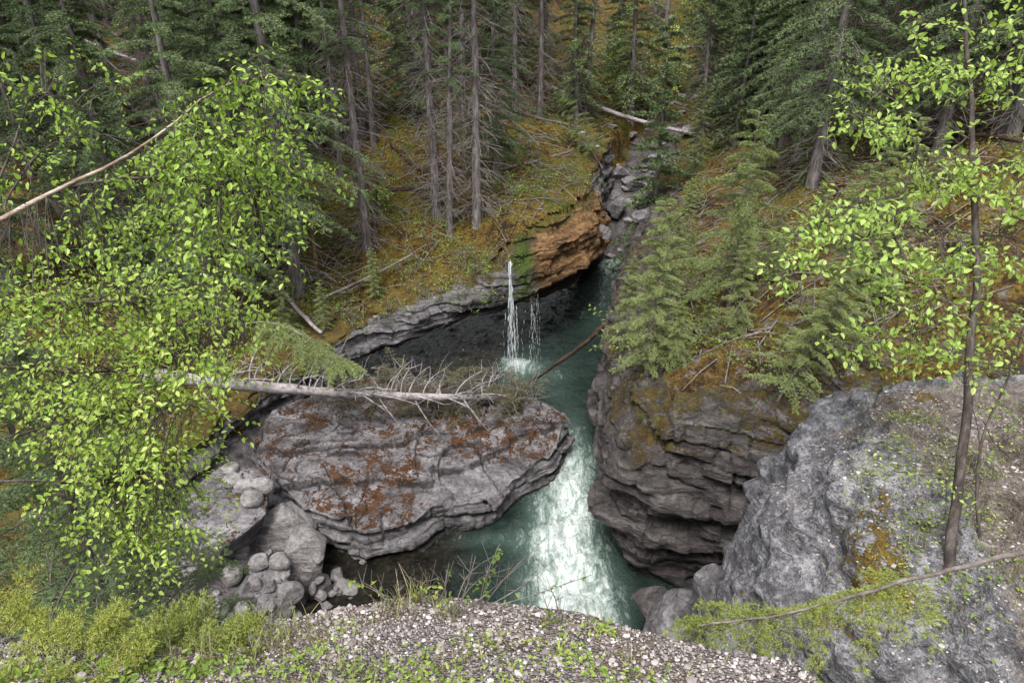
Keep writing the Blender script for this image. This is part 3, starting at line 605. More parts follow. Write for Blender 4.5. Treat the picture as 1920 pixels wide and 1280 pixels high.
b=hit(1212,700); put_tree('youngB',b,.80*depth(b)/16.5,2.0,'young spruce leaning over the stream at the cliff corner',name='young_spruce',tilt=(0,-.02))
b=hit(1165,650); put_tree('youngB',b,.45,4.0,'short spruce at the very edge of the right cliff by the brown log',name='young_spruce',tilt=(0,-.1))
b=hit(1545,690); put_tree('youngB',b,.75,.4,'young spruce below the sapling leaves behind the huge boulder',name='young_spruce')
b=hit(1460,750); put_tree('young',b,.6,2.4,'small spruce with drooping boughs in the gap beside the huge boulder',name='young_spruce',tilt=(.15,-.25))
b=hit(1640,560); put_tree('youngB',b,.7,5.4,'young spruce on the right slope half hidden by sapling leaves',name='young_spruce')
b=hit(1255,560); put_tree('young',b,.5,3.1,'little spruce behind the corner spruce on the cliff',name='young_spruce')
b=hit(1120,300); put_tree('young',b,.8,3.1,'small leaning spruce above the orange overhang',name='young_spruce',tilt=(0,.6))
b=hit(540,640); put_tree('youngB',b,.5,1.1,'small green spruce at the left end of the grey ledge',name='young_spruce')
b=hit(610,620); put_tree('youngB',b,.33,3.0,'little spruce on the grey ledge just left of its bare middle',name='young_spruce')
b=hit(705,560); put_tree('youngB',b,.35,1.1,'tiny spruce on the rim of the grey ledge',name='young_spruce')
put_tree('nearS',(-3.75,4.5,5.6),1.0,.3,'dark green spruce at lower left under the birch leaves, nearer one',name='young_spruce')
put_tree('nearS',(-4.1,5.7,4.2),.95,2.1,'dark green spruce at lower left under the birch leaves, farther one',name='young_spruce')
put_tree('nearS',(-5.6,6.4,4.4),1.3,4.1,'dark spruce at the left edge behind the birch leaves',name='young_spruce')
C=MB();W=MB();rr=np.random.default_rng(55); bp0,bp1=at(490,600,18.2),at(640,685,17.4); T=MB(); pp=resamp(chaikin(np.array([bp0-np.array([.8,0,.2]),bp0,(bp0+bp1)/2+np.array([0,0,.35]),bp1]),2),20); tube(T,pp,np.linspace(.03,.008,20),6)
for i in range(64):
    f=rr.uniform(.2,1); p_=pp[int(f*19)]; ov=nrm(np.array([.5,-.3,0])+rr.normal(size=3)*.6); ov[2]=0
    frond(C,W,p_,ov,rr.uniform(.35,.85),rr.uniform(-.5,.1),.55,8,rr,6,4,.05,.013,.5,1,.006,.4)
rt=thing('spruce_bough','drooping green spruce bough hanging beside the left half of the fallen trunk','branch',tuple(bp0)); link('stem',T.mesh('stem',M['twig'],True,bp0),rt); link('twigs',W.mesh('twigs',M['twig'],True,bp0),rt); link('needles',C.mesh('needles',M['needle_y'],False,bp0),rt)
cnt=0
for i in range(2500):
    if cnt>=150: break
    y=rng.uniform(29,62); x=rng.uniform(-.68,.68)*y
    xa,xb=np.interp(y,Lp[:,1],Lp[:,0]),np.interp(y,Rp[:,1],Rp[:,0])
    if xa-.5<x<xb+.5: continue
    if y<35 and -6<x<xa+1: continue
    z=float(height(np.array([x]),np.array([y]))[0]); cnt+=1
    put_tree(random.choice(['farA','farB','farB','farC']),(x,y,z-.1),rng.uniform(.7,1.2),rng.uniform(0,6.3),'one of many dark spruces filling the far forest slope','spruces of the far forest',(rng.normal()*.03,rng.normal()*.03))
cnt=0
for i in range(500):
    if cnt>=36: break
    y=rng.uniform(16,32); x=rng.uniform(-24,-8.5) if rng.uniform()<.6 else rng.uniform(10,22)
    if abs(x)/y>.8: continue
    z=drop_z(x,y); cnt+=1
    put_tree(random.choice(['bareA','halfA','halfB','halfB']),(x,y,z-.1),rng.uniform(.8,1.15),rng.uniform(0,6.3),'one of the mid-distance spruces crowding the %s side of the forest'%('left' if x<0 else 'right'),'spruces on the %s slope'%('left' if x<0 else 'right'))
cnt=0
for i in range(400):
    if cnt>=40: break
    y=rng.uniform(12.5,33); x=rng.uniform(2.8,.62*y); xb=np.interp(y,Rp[:,1],Rp[:,0])
    if x<xb+.9 : continue
    cnt+=1; put_tree(random.choice(['young','youngB','youngB']),(x,y,drop_z(x,y)-.05),rng.uniform(.16,.5),rng.uniform(0,6.3),'one of the knee-high spruce seedlings dotted over the right bank','spruce seedlings on the right bank',name='spruce_seedling')
# ---------------------------------------------------------------- leaves
LT=np.array([(0,0,0),(.28,.27,.06),(.62,.23,.04),(1,0,-.10),(.62,-.23,.04),(.28,-.27,.06)])
LQ=np.array([(0,3,2,1),(0,5,4,3)])
def leaves(mb,pos,d,n,s):
    x=nrm(d); y=nrm(np.cross(n,x)); z=np.cross(x,y)
    V=pos[:,None]+s[:,None,None]*(LT[None,:,0:1]*x[:,None]+LT[None,:,1:2]*y[:,None]+LT[None,:,2:3]*z[:,None])
    N=len(pos); mb.add(V.reshape(-1,3),(LQ[None]+np.arange(N)[:,None,None]*6).reshape(-1,4))
def leafy(name,label,cat,root,limbs,clusters,ls,bark,leafm,seed,droop=.5,tl=(.18,.42),sp=.034,maxd=9,group=None,tw=.0028,k_=1.0,bark2=None):
    r=np.random.default_rng(seed); W=MB();L=MB(); T=MB(); LPs=[]
    for i,(pts,r0,r1) in enumerate(limbs):
        pp=resamp(chaikin(np.array(pts),2),24); pp=pp+np.cumsum(r.normal(size=pp.shape),0)*.0025*(3 if r0>.02 else 1)
        tube(T if i==0 else W,pp,np.linspace(r0,r1,24),8 if r0>.015 else 5); LPs.append(resamp(pp,60))
    LPs=np.vstack(LPs)
    for (c,rad,n) in clusters:
        for _ in range(int(n*k_)):
            g=r.normal(size=3); g=g/max(1,np.linalg.norm(g)/1.5); p=np.array(c)+g*np.array(rad)*.64
            dd=np.linalg.norm(LPs-p,axis=1); k=dd.argmin(); a=LPs[k]
            hd=r.normal(size=3); hd[2]*=.4; hd=nrm(hd); tdir=nrm(hd+(p-a)*.5/(dd[k]+.2)+np.array([0,0,-droop*r.uniform(.3,1.4)]))
            ln=r.uniform(*tl)
            if dd[k]<maxd:
                mid=(a+p)/2+np.array([0,0,.08*dd[k]]); tube(W,chaikin(np.array([a,mid,p]),1),np.linspace(tw*1.5,tw,4),3)
            tp=np.stack([p+tdir*ln*f+np.array([0,0,-1])*droop*.35*ln*f*f for f in (0,.33,.66,1)]); tube(W,tp,np.linspace(tw,tw*.5,4),3)
            nl=max(3,int(ln/sp)); f=np.linspace(.05,1,nl); pos=np.stack([np.interp(f,[0,.33,.66,1],tp[:,q]) for q in range(3)],-1)
            sd=nrm(np.cross(tdir,r.normal(size=3))); sg=np.where(np.arange(nl)%2,1,-1)[:,None]
            d=nrm(tdir*.45+sd*sg*.8+r.normal(size=(nl,3))*.35+np.array([0,0,-droop*.5]))
            nn=nrm(np.array([0,0,1.])+r.normal(size=(nl,3))*.6)
            leaves(L,pos+d*.012,d,nn,ls*r.uniform(.55,1.2,nl))
    root=np.array(root); rt=thing(name,label,cat,tuple(root),group)
    ms=[]
    if T.n: ms.append(('trunk',T.mesh('trunk',M[bark],True,root)))
    if W.n: ms.append(('branches',W.mesh('branches',M[bark2 or bark],True,root)))
    ms.append(('leaves',L.mesh('leaves',M[leafm],False,root)))
    for nm,me in ms: link(nm,me,rt)
    return rt,ms
def cp(px,py,t,rx,ry,rt,n): return (at(px,py,t),(rx*t/1280,rt,ry*t/1280),n)
A=at
limbs=[([A(-420,700,3.9),A(-250,560,3.7),A(-60,455,3.5),A(20,410,3.4),A(130,350,3.3),A(250,298,3.25),A(320,245,3.2),A(380,190,3.2),A(430,150,3.2),A(490,140,3.3)],.027,.0015),
 ([A(130,350,3.3),A(220,330,3.2),A(340,325,3.2),A(450,360,3.2),A(560,300,3.3)],.008,.002),
 ([A(320,245,3.2),A(400,260,3.2),A(500,250,3.2),A(570,290,3.2)],.006,.002),
 ([A(-60,455,3.5),A(40,250,3.4),A(60,150,3.3),A(180,200,3.3)],.009,.002),
 ([A(20,410,3.4),A(0,380,3.4),A(90,260,3.4),A(200,250,3.4)],.006,.002)]
cl_=[cp(60,120,3.3,80,40,.3,8),cp(150,180,3.3,60,50,.3,8),cp(80,240,3.4,80,50,.3,10),cp(60,320,3.4,80,60,.3,13),cp(480,150,3.2,90,26,.25,30),cp(390,220,3.2,80,50,.3,32),cp(300,330,3.25,110,60,.35,46),cp(440,300,3.2,100,80,.35,80),cp(520,310,3.25,50,80,.3,36),cp(400,410,3.2,110,60,.35,46),cp(180,420,3.4,130,50,.35,34),cp(480,430,3.3,50,50,.3,16),cp(100,500,3.4,120,50,.35,28)]
leafy('birch_tree','birch with pale bare limb reaching in from the left over the forest','tree',at(-420,700,3.9),limbs,cl_,.034,'birch_bark','birch_leaf',1,tl=(.12,.30),sp=.020,k_=1.2,bark2='sap_bark',tw=.0018)
limbs=[([A(-500,1100,4.6),A(-300,900,4.5),A(-150,680,4.3),A(-20,590,4.1),A(140,586,4.0),A(290,588,4.0)],.04,.004),
 ([A(-150,680,4.3),A(60,690,4.1),A(200,700,4.0),A(400,640,4.0),A(480,640,4.0)],.012,.003),
 ([A(-300,900,4.5),A(0,820,4.2),A(160,780,4.1),A(300,760,4.0),A(400,750,4.0)],.014,.003),
 ([A(-300,900,4.5),A(60,900,4.3),A(220,900,4.2),A(330,850,4.2)],.012,.003)]
cl_=[cp(60,570,4.1,120,50,.4,44),cp(220,570,4.0,130,55,.4,60),cp(380,590,4.0,90,50,.4,50),cp(100,680,4.1,140,55,.4,56),cp(250,670,4.0,110,50,.4,60),cp(410,640,4.0,60,40,.35,26),cp(230,790,4.1,110,60,.4,62),cp(320,800,4.0,60,40,.4,30),cp(90,760,4.2,110,50,.4,28),cp(270,890,4.2,90,55,.4,54),cp(170,840,4.2,90,50,.4,28),cp(320,950,4.2,50,55,.35,26),cp(250,980,4.3,70,50,.35,24),cp(130,950,4.3,70,40,.35,10),cp(300,1030,4.4,40,30,.3,6)]
leafy('birch_tree','dense bright green birch filling the left side above the boulder pile','tree',at(-500,1100,4.6),limbs,cl_,.039,'sap_bark','birch_leaf',2,tl=(.14,.36),sp=.021,k_=1.3,tw=.0022)
b=hit(1775,1065); tb=depth(b)
def B(px,py,dt=0): return at(px,py,tb+dt)
limbs=[([b-np.array([0,0,.15]),b,B(1790,900),B(1808,770),B(1806,660),B(1832,480),B(1822,330),B(1826,180),B(1812,-60)],.036*tb/4.6,.014),
 ([B(1826,440),B(1740,425,-.1),B(1620,445,-.2),B(1480,510,-.3)],.008,.003),([B(1824,350),B(1700,365,-.1),B(1560,390,-.2),B(1470,470,-.2)],.008,.003),
 ([B(1822,210),B(1720,150,-.1),B(1640,170,-.2),B(1590,250,-.2)],.008,.003),([B(1818,580),B(1720,620,-.1),B(1600,650,-.1),B(1540,640,-.1)],.008,.003),
 ([B(1826,440),B(1880,440,.1),B(1960,465,.2)],.012,.006),([B(1824,330),B(1870,300),B(1960,290)],.008,.004),([B(1820,120),B(1870,140),B(1960,120)],.008,.004),
 ([B(1815,60),B(1740,40,-.1),B(1660,60,-.2)],.006,.003),([B(1820,250),B(1760,300,-.3),B(1700,330,-.4)],.006,.003)]
cl_=[cp(1690,150,tb-.2,90,22,.3,26),cp(1800,140,tb-.2,90,24,.3,26),cp(1890,150,tb,60,36,.3,20),cp(1640,220,tb-.2,60,40,.3,24),cp(1890,60,tb,50,50,.3,16),cp(1700,260,tb-.4,50,24,.3,9),cp(1840,320,tb-.1,80,30,.3,26),cp(1900,370,tb,50,40,.3,18),cp(1750,350,tb-.2,90,22,.3,26),cp(1620,390,tb-.2,90,22,.3,28),cp(1540,440,tb-.2,70,30,.3,22),cp(1490,500,tb-.3,50,34,.25,16),cp(1640,470,tb-.2,90,26,.3,20),cp(1760,480,tb-.2,80,26,.3,20),cp(1870,480,tb,60,50,.3,22),cp(1700,560,tb-.1,90,26,.3,22),cp(1620,640,tb-.1,80,22,.3,18),cp(1740,650,tb-.1,80,30,.3,22),cp(1860,600,tb,60,50,.3,20),cp(1740,40,tb-.2,60,24,.3,8)]
leafy('sapling_tree','slender dark-stemmed leafy sapling rising from the huge speckled boulder at right','tree',b,limbs,cl_,.052*tb/4.6,'sap_bark','poplar_leaf',3,droop=.15,tl=(.12,.28),sp=.029,tw=.0028,k_=1.3)
b2=hit(1838,1010); t2=depth(b2)
limbs=[([b2-np.array([0,0,.1]),b2,at(1826,900,t2),at(1845,790,t2),at(1885,720,t2),at(1905,640,t2),at(1930,560,t2)],.016,.006),([at(1845,790,t2),at(1870,840,t2),at(1930,880,t2)],.006,.003),([at(1826,900,t2),at(1840,830,t2),at(1800,720,t2)],.006,.003)]
leafy('sapling_tree','thin crooked sapling stem right beside the larger sapling','tree',b2,limbs,[cp(1890,650,t2,50,50,.25,14),cp(1810,700,t2,50,40,.25,10),cp(1740,900,t2+.1,60,30,.25,8),cp(1860,960,t2,50,40,.2,9),cp(1890,740,t2,40,60,.2,6)],.042,'sap_bark','poplar_leaf',4,droop=.3,tw=.0025)
for px,py,tt,w,h,n,txt in [(1215,240,27,75,105,90,'bright green leafy tree behind the pale log at back centre'),(1350,120,38,60,60,50,'bright green leafy bush high beside the dry creek bed'),(700,440,24,28,70,26,'slim green leafy sapling beside the bare straight trunk'),(1300,60,30,50,40,30,'leafy green tree at the top left of the dry creek bed'),(300,120,22,70,90,50,'leafy green tree behind the pale birch limb'),(740,160,30,60,70,36,'pale leafy tree among the trunks at the upper centre'),(1150,190,30,55,80,50,'light green leafy tree at back centre, left of the dry creek bed')]:
    b=hit(px,py); tt=depth(b); top=at(px,py-h*1.7,tt)
    lm=[([b,(b+top)/2+np.array([.2,0,0]),top],.05,.012)]
    leafy('leafy_tree',txt,'tree',b,lm,[cp(px,py-h*1.0,tt,w,h*.6,w*tt/1280,n),cp(px+w*.3,py-h*1.5,tt,w*.6,h*.4,w*tt/1280*.6,n//2),cp(px-w*.3,py-h*.6,tt,w*.6,h*.35,w*tt/1280*.6,n//3)],.13,'sap_bark','birch_leaf',int(px),droop=.3,tl=(.3,.8),sp=.06,tw=.006,k_=1.4)
spots=[(760,520,'leafy shrub on the ledge rim left of the waterfall, left one'),(800,560,'low shrub hanging at the ledge lip under the paired trunks'),(850,545,'leafy shrub on the ledge rim left of the waterfall, middle one'),(900,500,'leafy shrub close to the waterfall lip'),(880,570,'green shrub drooping over the cave mouth'),(640,600,'green shrub on the grey ledge top'),(740,600,'small shrub rooted in the grey ledge'),(930,560,'small fern-like bush beside the falling water'),(1020,370,'golden bush on top of the orange overhang'),(1070,330,'broad olive bush on top of the orange overhang'),(1000,300,'rounded bush behind the orange overhang'),(1240,690,'leafy shrub at the foot of the corner spruce'),(1300,560,'shrub on the right cliff between two young spruces'),(1260,420,'bush at the right rim above the pool head'),(1450,700,'shrub at the gap behind the huge boulder'),(940,500,'mossy leafy bush at the lip where the water falls'),(580,660,'leafy shrub at the left end of the grey ledge'),(530,710,'green shrub below the left end of the grey ledge'),(1180,300,'leafy bush at the left edge of the notch rocks')]
SH=[]
for i,(px,py,txt) in enumerate(spots):
    b=hit(px,py); s=rng.uniform(.4,.65)
    lm=[([b,b+np.array([.05,0,s*.6])],.012,.006),([b,b+np.array([-.3*s,0,s*.8])],.008,.004),([b,b+np.array([.4*s,-.1,s*.7])],.008,.004)]
    SH.append(leafy('shrub',txt,'bush',b,lm,[(b+np.array([0,0,s*.6]),(s*1.3,s*1.0,s*.7),30)],.072,'twig','shrub_leaf',500+i,droop=.2,tl=(.15,.4),sp=.045,tw=.004)[1])
cnt=0
for i in range(1200):
    if cnt>=190: break
    y=rng.uniform(12.5,42); x=rng.uniform(-.5,.5)*y; xa,xb=np.interp(y,Lp[:,1],Lp[:,0]),np.interp(y,Rp[:,1],Rp[:,0])
    if xa-.6<x<xb+.6 or vn(np.array([x*.3,y*.3,0.]),33)<-.35: continue
    lft=x<xa; rt=thing('shrub','one of the small green shrubs scattered over the %s forest floor'%('left' if lft else 'right'),'bush',(x,y,drop_z(x,y)-.05),'shrubs scattered on the %s slope'%('left' if lft else 'right')); cnt+=1
    s=rng.uniform(.6,1.6); rt.scale=(s,s,s*rng.uniform(.5,1.0)); rt.rotation_euler=(0,0,rng.uniform(0,6.3))
    for nm,me in SH[cnt%len(SH)]: link(nm,me,rt)
# ---------------------------------------------------------------- fallen logs
def log(label,a,b,r0,r1,mat='log',nbr=0,seed=0,name='fallen_log',blen=(.4,1.0),cat='log',br=.012,brm='twig',jit=.008):
    r=np.random.default_rng(seed); a=np.array(a);b=np.array(b); root=a
    rt=thing(name,label,cat,tuple(root)); mb=MB(); f=np.linspace(0,1,20); L=np.linalg.norm(b-a)
    pts=a+(b-a)*f[:,None]+np.cumsum(r.normal(size=(20,3)),0)*jit*L/8+np.array([0,0,-.02*L])*(np.sin(f*math.pi))[:,None]
    tube(mb,pts,np.linspace(r0,r1,20)*(1+.06*r.normal(size=20)),10,True); link('trunk',mb.mesh('trunk',M[mat],True,root),rt)
    dirv=nrm(b-a); sd=nrm(np.cross(dirv,np.array([0,0,1.])))
    for i in range(nbr):
        s=(i+r.uniform(.2,.8))/nbr*.86+.12; p=np.array([np.interp(s,f,pts[:,q]) for q in range(3)]); ang=r.uniform(-1.1,1.1) if i%3 else r.uniform(-2.8,2.8); v=nrm(np.array([0,0,1.])*math.cos(ang)+sd*math.sin(ang)+dirv*r.uniform(.0,.5)); l=r.uniform(*blen)*(1-.2*s)
        if v[2]<0: l*=.8
        ss=np.linspace(0,1,7); pp=p+v*l*ss[:,None]+dirv*(l*.35*ss**2)[:,None]+np.array([0,0,-1])*(l*.25*ss**2)[:,None]
        mb=MB(); tube(mb,pp,np.linspace(br*1.4,br*.55,7),4)
        for _ in range(4):
            k=r.integers(2,7); q=pp[k]; w=nrm(v*.5+r.normal(size=3)*.6); tube(mb,np.array([q,q+w*l*.15,q+w*l*.3]),[br*.55,br*.5,br*.3],3)
        link('branch',mb.mesh('branch',M[brm],True,root),rt)
    return rt
e=hit(930,757); la,lb=at(265,703,15.6),e+np.array([.0,-.1,.28]); log('long grey fallen trunk bristling with dead branches across the flat rock',la,lb,.165,.085,'log',48,1,blen=(.8,1.6),br=.02,brm='log')
C=MB();W=MB();r=np.random.default_rng(91); root=np.array([-2.0,17.2,1.4])
for i in range(210):
    x=r.uniform(-5.2,.7); y=np.interp(x,[-5.2,.6],[16.6,16.7])+r.uniform(-.4,1.6)*np.interp(x,[-5,-1,.6],[1,1,.5]); h=SB.ray_cast(Vector((x,y,6)),Vector((0,0,-1))); z=(h[0].z if h[0] is not None else 1.2)+r.uniform(.0,.6)
    a=r.uniform(0,6.3); ov=np.array([math.cos(a),math.sin(a)*.7,0]); L_=r.uniform(.45,1.1)
    if i%5<3: frond(C,W,np.array([x,y,z]),ov,L_,r.uniform(.0,.7),.4,6,r,4,3,.055,.015,.3,1,.011)
    else:
        for _ in range(3):
            v=nrm(r.normal(size=3)+np.array([0,0,.6])); q0=np.array([x,y,z]); tube(W,np.array([q0,q0+v*L_*.5+r.normal(size=3)*.05,q0+v*L_+np.array([0,0,-.15])]),[.014,.010,.005],3)
rt=thing('brush_heap','brown-green heap of dead spruce brush under the long fallen trunk','brush',tuple(root)); link('needles',C.mesh('needles',M['needle_dry'],False,root),rt); link('twigs',W.mesh('twigs',M['twig'],True,root),rt)
log('brown broken log leaning from the river onto the right cliff',np.array([.25,20.1,-.1]),np.array([3.1,19.1,2.75]),.05,.08,'log_b',0,2,jit=.03)
def glog(txt,x0,y0,x1,y1,w,mat='log',nbr=0,seed=0,lift=.12):
    a=hit(x0,y0)+np.array([0,0,lift]);b=hit(x1,y1)+np.array([0,0,lift]); r=w*.5*depth((a+b)/2)/1280; return log(txt,a,b,r*1.1,r*.7,mat,nbr,seed,jit=.016)
glog('long pale log lying across the slope to the dry creek bed',1035,175,1305,262,9,'log',4,11,.25)
glog('short log leaning down onto the left end of the ledge',508,535,603,640,9,'log',6,12,.3)
glog('dead pale branch lying on the slope above the ledge',590,580,770,492,6,'twig',8,13,.3)
glog('mossy log lying flat at the foot of the pair of trunks',725,362,815,358,10,'log_b',3,14)
glog('short broken log in the moss behind the paired trunks',735,275,785,325,8,'log_b',2,15)
glog('long thin deadfall pole at upper left',40,45,400,180,8,'log',8,16,.5)
glog('pale stump stick upright on the left moss',352,480,362,530,10,'log',0,17)
glog('fallen trunk on the dark right bank under the spruce',1420,320,1720,300,9,'log_b',5,18)
glog('thin grey deadfall pole crossing above the dry creek bed',1240,105,1420,80,5,'log',4,19,.4)
glog('fallen mossy trunk across the left forest floor',330,250,480,330,11,'log_b',6,20,.3)
glog('thin dead pole leaning in the left undergrowth',180,150,330,290,8,'log',5,21,.4)
glog('brown log at the top of the right slope',1690,210,1900,300,9,'log_b',3,22,.3)
glog('thin dead pole lying among the back centre trunks',900,200,1090,250,6,'twig',6,23,.3)
glog('slim grey pole on the moss left of the golden bush',930,330,1075,290,6,'twig',5,24,.25)
b=hit(597,532); mb=MB(); zz=np.linspace(-.2,2.6,8); tube(mb,np.stack([b[0]+0*zz+.02*zz,b[1]+0*zz,b[2]+zz],-1),np.linspace(.10,.07,8),8,True)
rt=thing('dead_snag','short dead trunk crusted with yellow lichen beside the thick spruce','tree',tuple(b)); link('trunk',mb.mesh('trunk',M['bark_y'],True,b),rt)
# ---------------------------------------------------------------- near gravel rim
def rim_plane(px,py):
    d=ray(px,py); t=1.07/(-d[2]-.55*d[1]); return CAM+t*d
rp=np.array([rim_plane(*q) for q in [(-300,1200),(0,1195),(250,1195),(440,1185),(560,1160),(740,1124),(850,1126),(980,1142),(1080,1152),(1150,1170),(1250,1192),(1350,1217),(1450,1237),(1550,1264),(1610,1290),(1640,1340),(1660,1420)]])
nx=460; lx=np.linspace(-4.2,rp[-1,0]+.02,nx); ry=np.interp(lx,rp[:,0],rp[:,1])+.03*fbm(P3(lx*4,0*lx),3,9)
rows=[]
for k in np.linspace(0,1,170):
    y=-2+(ry+2)*k**.6; rows.append(P3(lx,y,10.93-.55*y))
for k in np.linspace(0,1,40)[1:]:
    rows.append(P3(lx,ry+.10*np.sin(k*1.5)+.45*k,10.93-.55*ry-2.2*k**1.5))
p=np.array(rows); p[...,2]+=.035*fbm(p*3,4,61)+.015*fbm(p*14,3,62); 
p[...,2]=np.where(p[...,1]<.2,np.minimum(p[...,2],10.82),p[...,2])
mt=NT('gravel_soil'); g=mt.n('ShaderNodeNewGeometry').outputs['Position']
v=mt.n('ShaderNodeTexVoronoi',{'Vector':g,'Scale':95.0})
c=mt.ramp(mt.n('ShaderNodeSeparateColor',{0:v.outputs['Color']}).outputs[0],[(.0,(.12,.10,.092)),(.4,(.25,.215,.205)),(.75,(.35,.31,.30)),(1.0,(.48,.45,.44))])
c=mt.mix(.8,c,mt.ramp(v.outputs['Distance'],[(.1,1.1),(.75,.35)]),'MULTIPLY')
soil=mt.ramp(mt.noise(g,7,5,.7),[(.35,(.07,.052,.036)),(.6,(.18,.142,.104))])
c=mt.mix(mt.ramp(mt.noise(g,2.3,4,.7),[(.42,0.0),(.58,.75)]),c,soil)
bm=mt.n('ShaderNodeBump',{'Height':mt.math('SUBTRACT',1.0,v.outputs['Distance']),'Strength':1.0,'Distance':.02}).outputs[0]
M['gravel']=mt.done(mt.n('ShaderNodeBsdfPrincipled',{'Base Color':c,'Roughness':.9,'Normal':bm,'Specular IOR Level':.15}).outputs[0])
me=mk_mesh('gravel_rim',p.reshape(-1,3),gridq(len(rows),nx),None,None,True,M['gravel']); o=link('gravel_rim',me); tag(o,'pinkish gravel ground at the viewpoint edge','ground',kind='structure')
BV.append(BVHTree.FromPolygons(p.reshape(-1,3).tolist(),gridq(len(rows),nx).tolist())); GB=BV[-1]
def gz(x,y):
    r=GB.ray_cast(Vector((x,y,14)),Vector((0,0,-1))); return r[0].z if r[0] is not None else None
mt=NT('pebble'); g=mt.n('ShaderNodeNewGeometry')
c=mt.ramp(g.outputs['Random Per Island'],[(.0,(.12,.10,.095)),(.4,(.26,.225,.218)),(.8,(.37,.33,.323)),(1.0,(.55,.525,.525))]); c=mt.mix(.6,c,mt.ramp(mt.noise(g.outputs['Position'],90,2),[(.3,.45),(.6,1.15)]),'MULTIPLY')
M['pebble']=mt.done(mt.n('ShaderNodeBsdfPrincipled',{'Base Color':c,'Roughness':.85}).outputs[0])
mb=MB(); v_,F_=ico(1); r=np.random.default_rng(8)
for i in range(20000):
    x=r.uniform(-2.2,1.5); yy=np.interp(x,lx,ry); y=yy-abs(r.normal())*.55+.02
    if y<.9 or vn(np.array([x*2.5,y*2.5,0.]),71)<-.25+.2*r.normal(): continue
    z=gz(x,y)
    if z is None: continue
    s=min(.018,np.exp(r.normal(-5.65,.55))); q=v_*(1+.3*vn(v_*1.6+i,3))[:,None]*np.array([s,s*r.uniform(.6,1),s*r.uniform(.45,.8)]); a=r.uniform(0,6.3); ca,sa=math.cos(a),math.sin(a)
    q=np.stack([q[:,0]*ca-q[:,1]*sa,q[:,0]*sa+q[:,1]*ca,q[:,2]],-1); mb.add(q+np.array([x,y,z+s*.2]),None,F_)
o=link('gravel',mb.mesh('gravel',M['pebble'],False)); tag(o,'loose pale gravel on the viewpoint edge','gravel',kind='stuff')
mb=MB()
for i in range(11000):
    x=r.uniform(3.0,7.5); y=r.uniform(3.0,6.9); h=BB.ray_cast(Vector((x,y,14)),Vector((0,0,-1)))
    if h[0] is None or h[1].z<.55 or vn(np.array([x*.9,y*.9,0.]),5)<-.45: continue
    s=min(.03,np.exp(r.normal(-4.9,.55))); q=v_*(1+.3*vn(v_*1.6+i,3))[:,None]*np.array([s,s*r.uniform(.6,1),s*.6]); mb.add(q+np.array([x,y,h[0].z+s*.15]),None,F_)
o=link('gravel',mb.mesh('gravel',M['pebble'],False)); tag(o,'gravel scattered over the top of the huge right boulder','gravel',kind='stuff')
M['grass']=leaf_mat('grass_blade',[(.1,(.12,.16,.035)),(.5,(.2,.22,.07)),(.9,(.38,.34,.18))],.3,.6)
M['herb']=leaf_mat('herb_leaf',[(.1,(.07,.14,.025)),(.5,(.15,.24,.035)),(.9,(.29,.36,.07))],.3)
mb=MB(); hb=MB()
def blades(cx,cy,n,hgt,spread,gf=None):
    for _ in range(n):
        x=cx+r.normal()*spread; y=cy+r.normal()*spread; z=(gf or gz)(x,y)
        if z is None: continue
        a=r.uniform(0,6.3); l=hgt*r.uniform(.5,1.2); bend=r.uniform(.1,.7); o_=np.array([math.cos(a),math.sin(a),0]); sd=np.array([-o_[1],o_[0],0])*.0018
        f=np.array([0,.4,.75,1]); c_=np.array([x,y,z-.005])+np.array([0,0,1.])*(l*f*(1-.3*bend*f))[:,None]+o_*(l*bend*f**2)[:,None]; w=np.array([1,.9,.6,.1])[:,None]
        mb.add(np.stack([c_-sd*w,c_+sd*w],1).reshape(-1,3),np.array([(0,1,3,2),(2,3,5,4),(4,5,7,6)]))
def herb(cx,cy,n,s,spread,gf=None):
    x=cx+r.normal(size=n)*spread; y=cy+r.normal(size=n)*spread; z=np.array([(gf or gz)(a,b_) or np.nan for a,b_ in zip(x,y)]); ok=~np.isnan(z)
    if not ok.any(): return
    pos=np.stack([x,y,z+np.abs(r.normal(size=n))*s*.8],-1)[ok]; N=len(pos); d=r.normal(size=(N,3)); d[:,2]=np.abs(d[:,2])*.5; nn=nrm(np.array([0,0,1.])+r.normal(size=(N,3))*.5)
    leaves(hb,pos,d,nn,s*r.uniform(.6,1.3,N))
for px,py,n_,h_,s_ in [(770,1130,50,.13,.03),(740,1150,40,.10,.04),(530,1190,60,.11,.06),(480,1230,50,.10,.05),(600,1210,30,.08,.05),(830,1150,30,.10,.04),(1040,1165,26,.07,.03),(1120,1185,20,.06,.02),(860,1240,24,.07,.05),(700,1250,30,.08,.06),(1180,1250,26,.06,.05),(950,1210,20,.06,.05),(1330,1255,16,.05,.04),(640,1270,30,.08,.05),(400,1240,50,.11,.06),(240,1260,40,.10,.07),(120,1270,40,.10,.07)]:
    q=rim_plane(px,py); blades(q[0],q[1],n_,h_,s_)
for px,py,n_,s_,sp_ in [(590,1240,90,.017,.06),(690,1270,100,.018,.07),(770,1245,90,.017,.06),(900,1210,60,.015,.05),(1050,1220,90,.017,.06),(1100,1255,80,.017,.06),(1130,1180,30,.024,.02),(520,1270,80,.018,.06),(830,1275,80,.018,.05),(950,1270,50,.017,.05),(460,1200,80,.018,.07),(1150,1275,40,.018,.04),(650,1180,40,.015,.05),(1240,1270,30,.015,.05),(400,1260,110,.022,.08),(300,1265,110,.022,.08),(180,1265,110,.022,.08),(60,1260,110,.022,.08)]:
    q=rim_plane(px,py); herb(q[0],q[1],n_,s_,sp_)
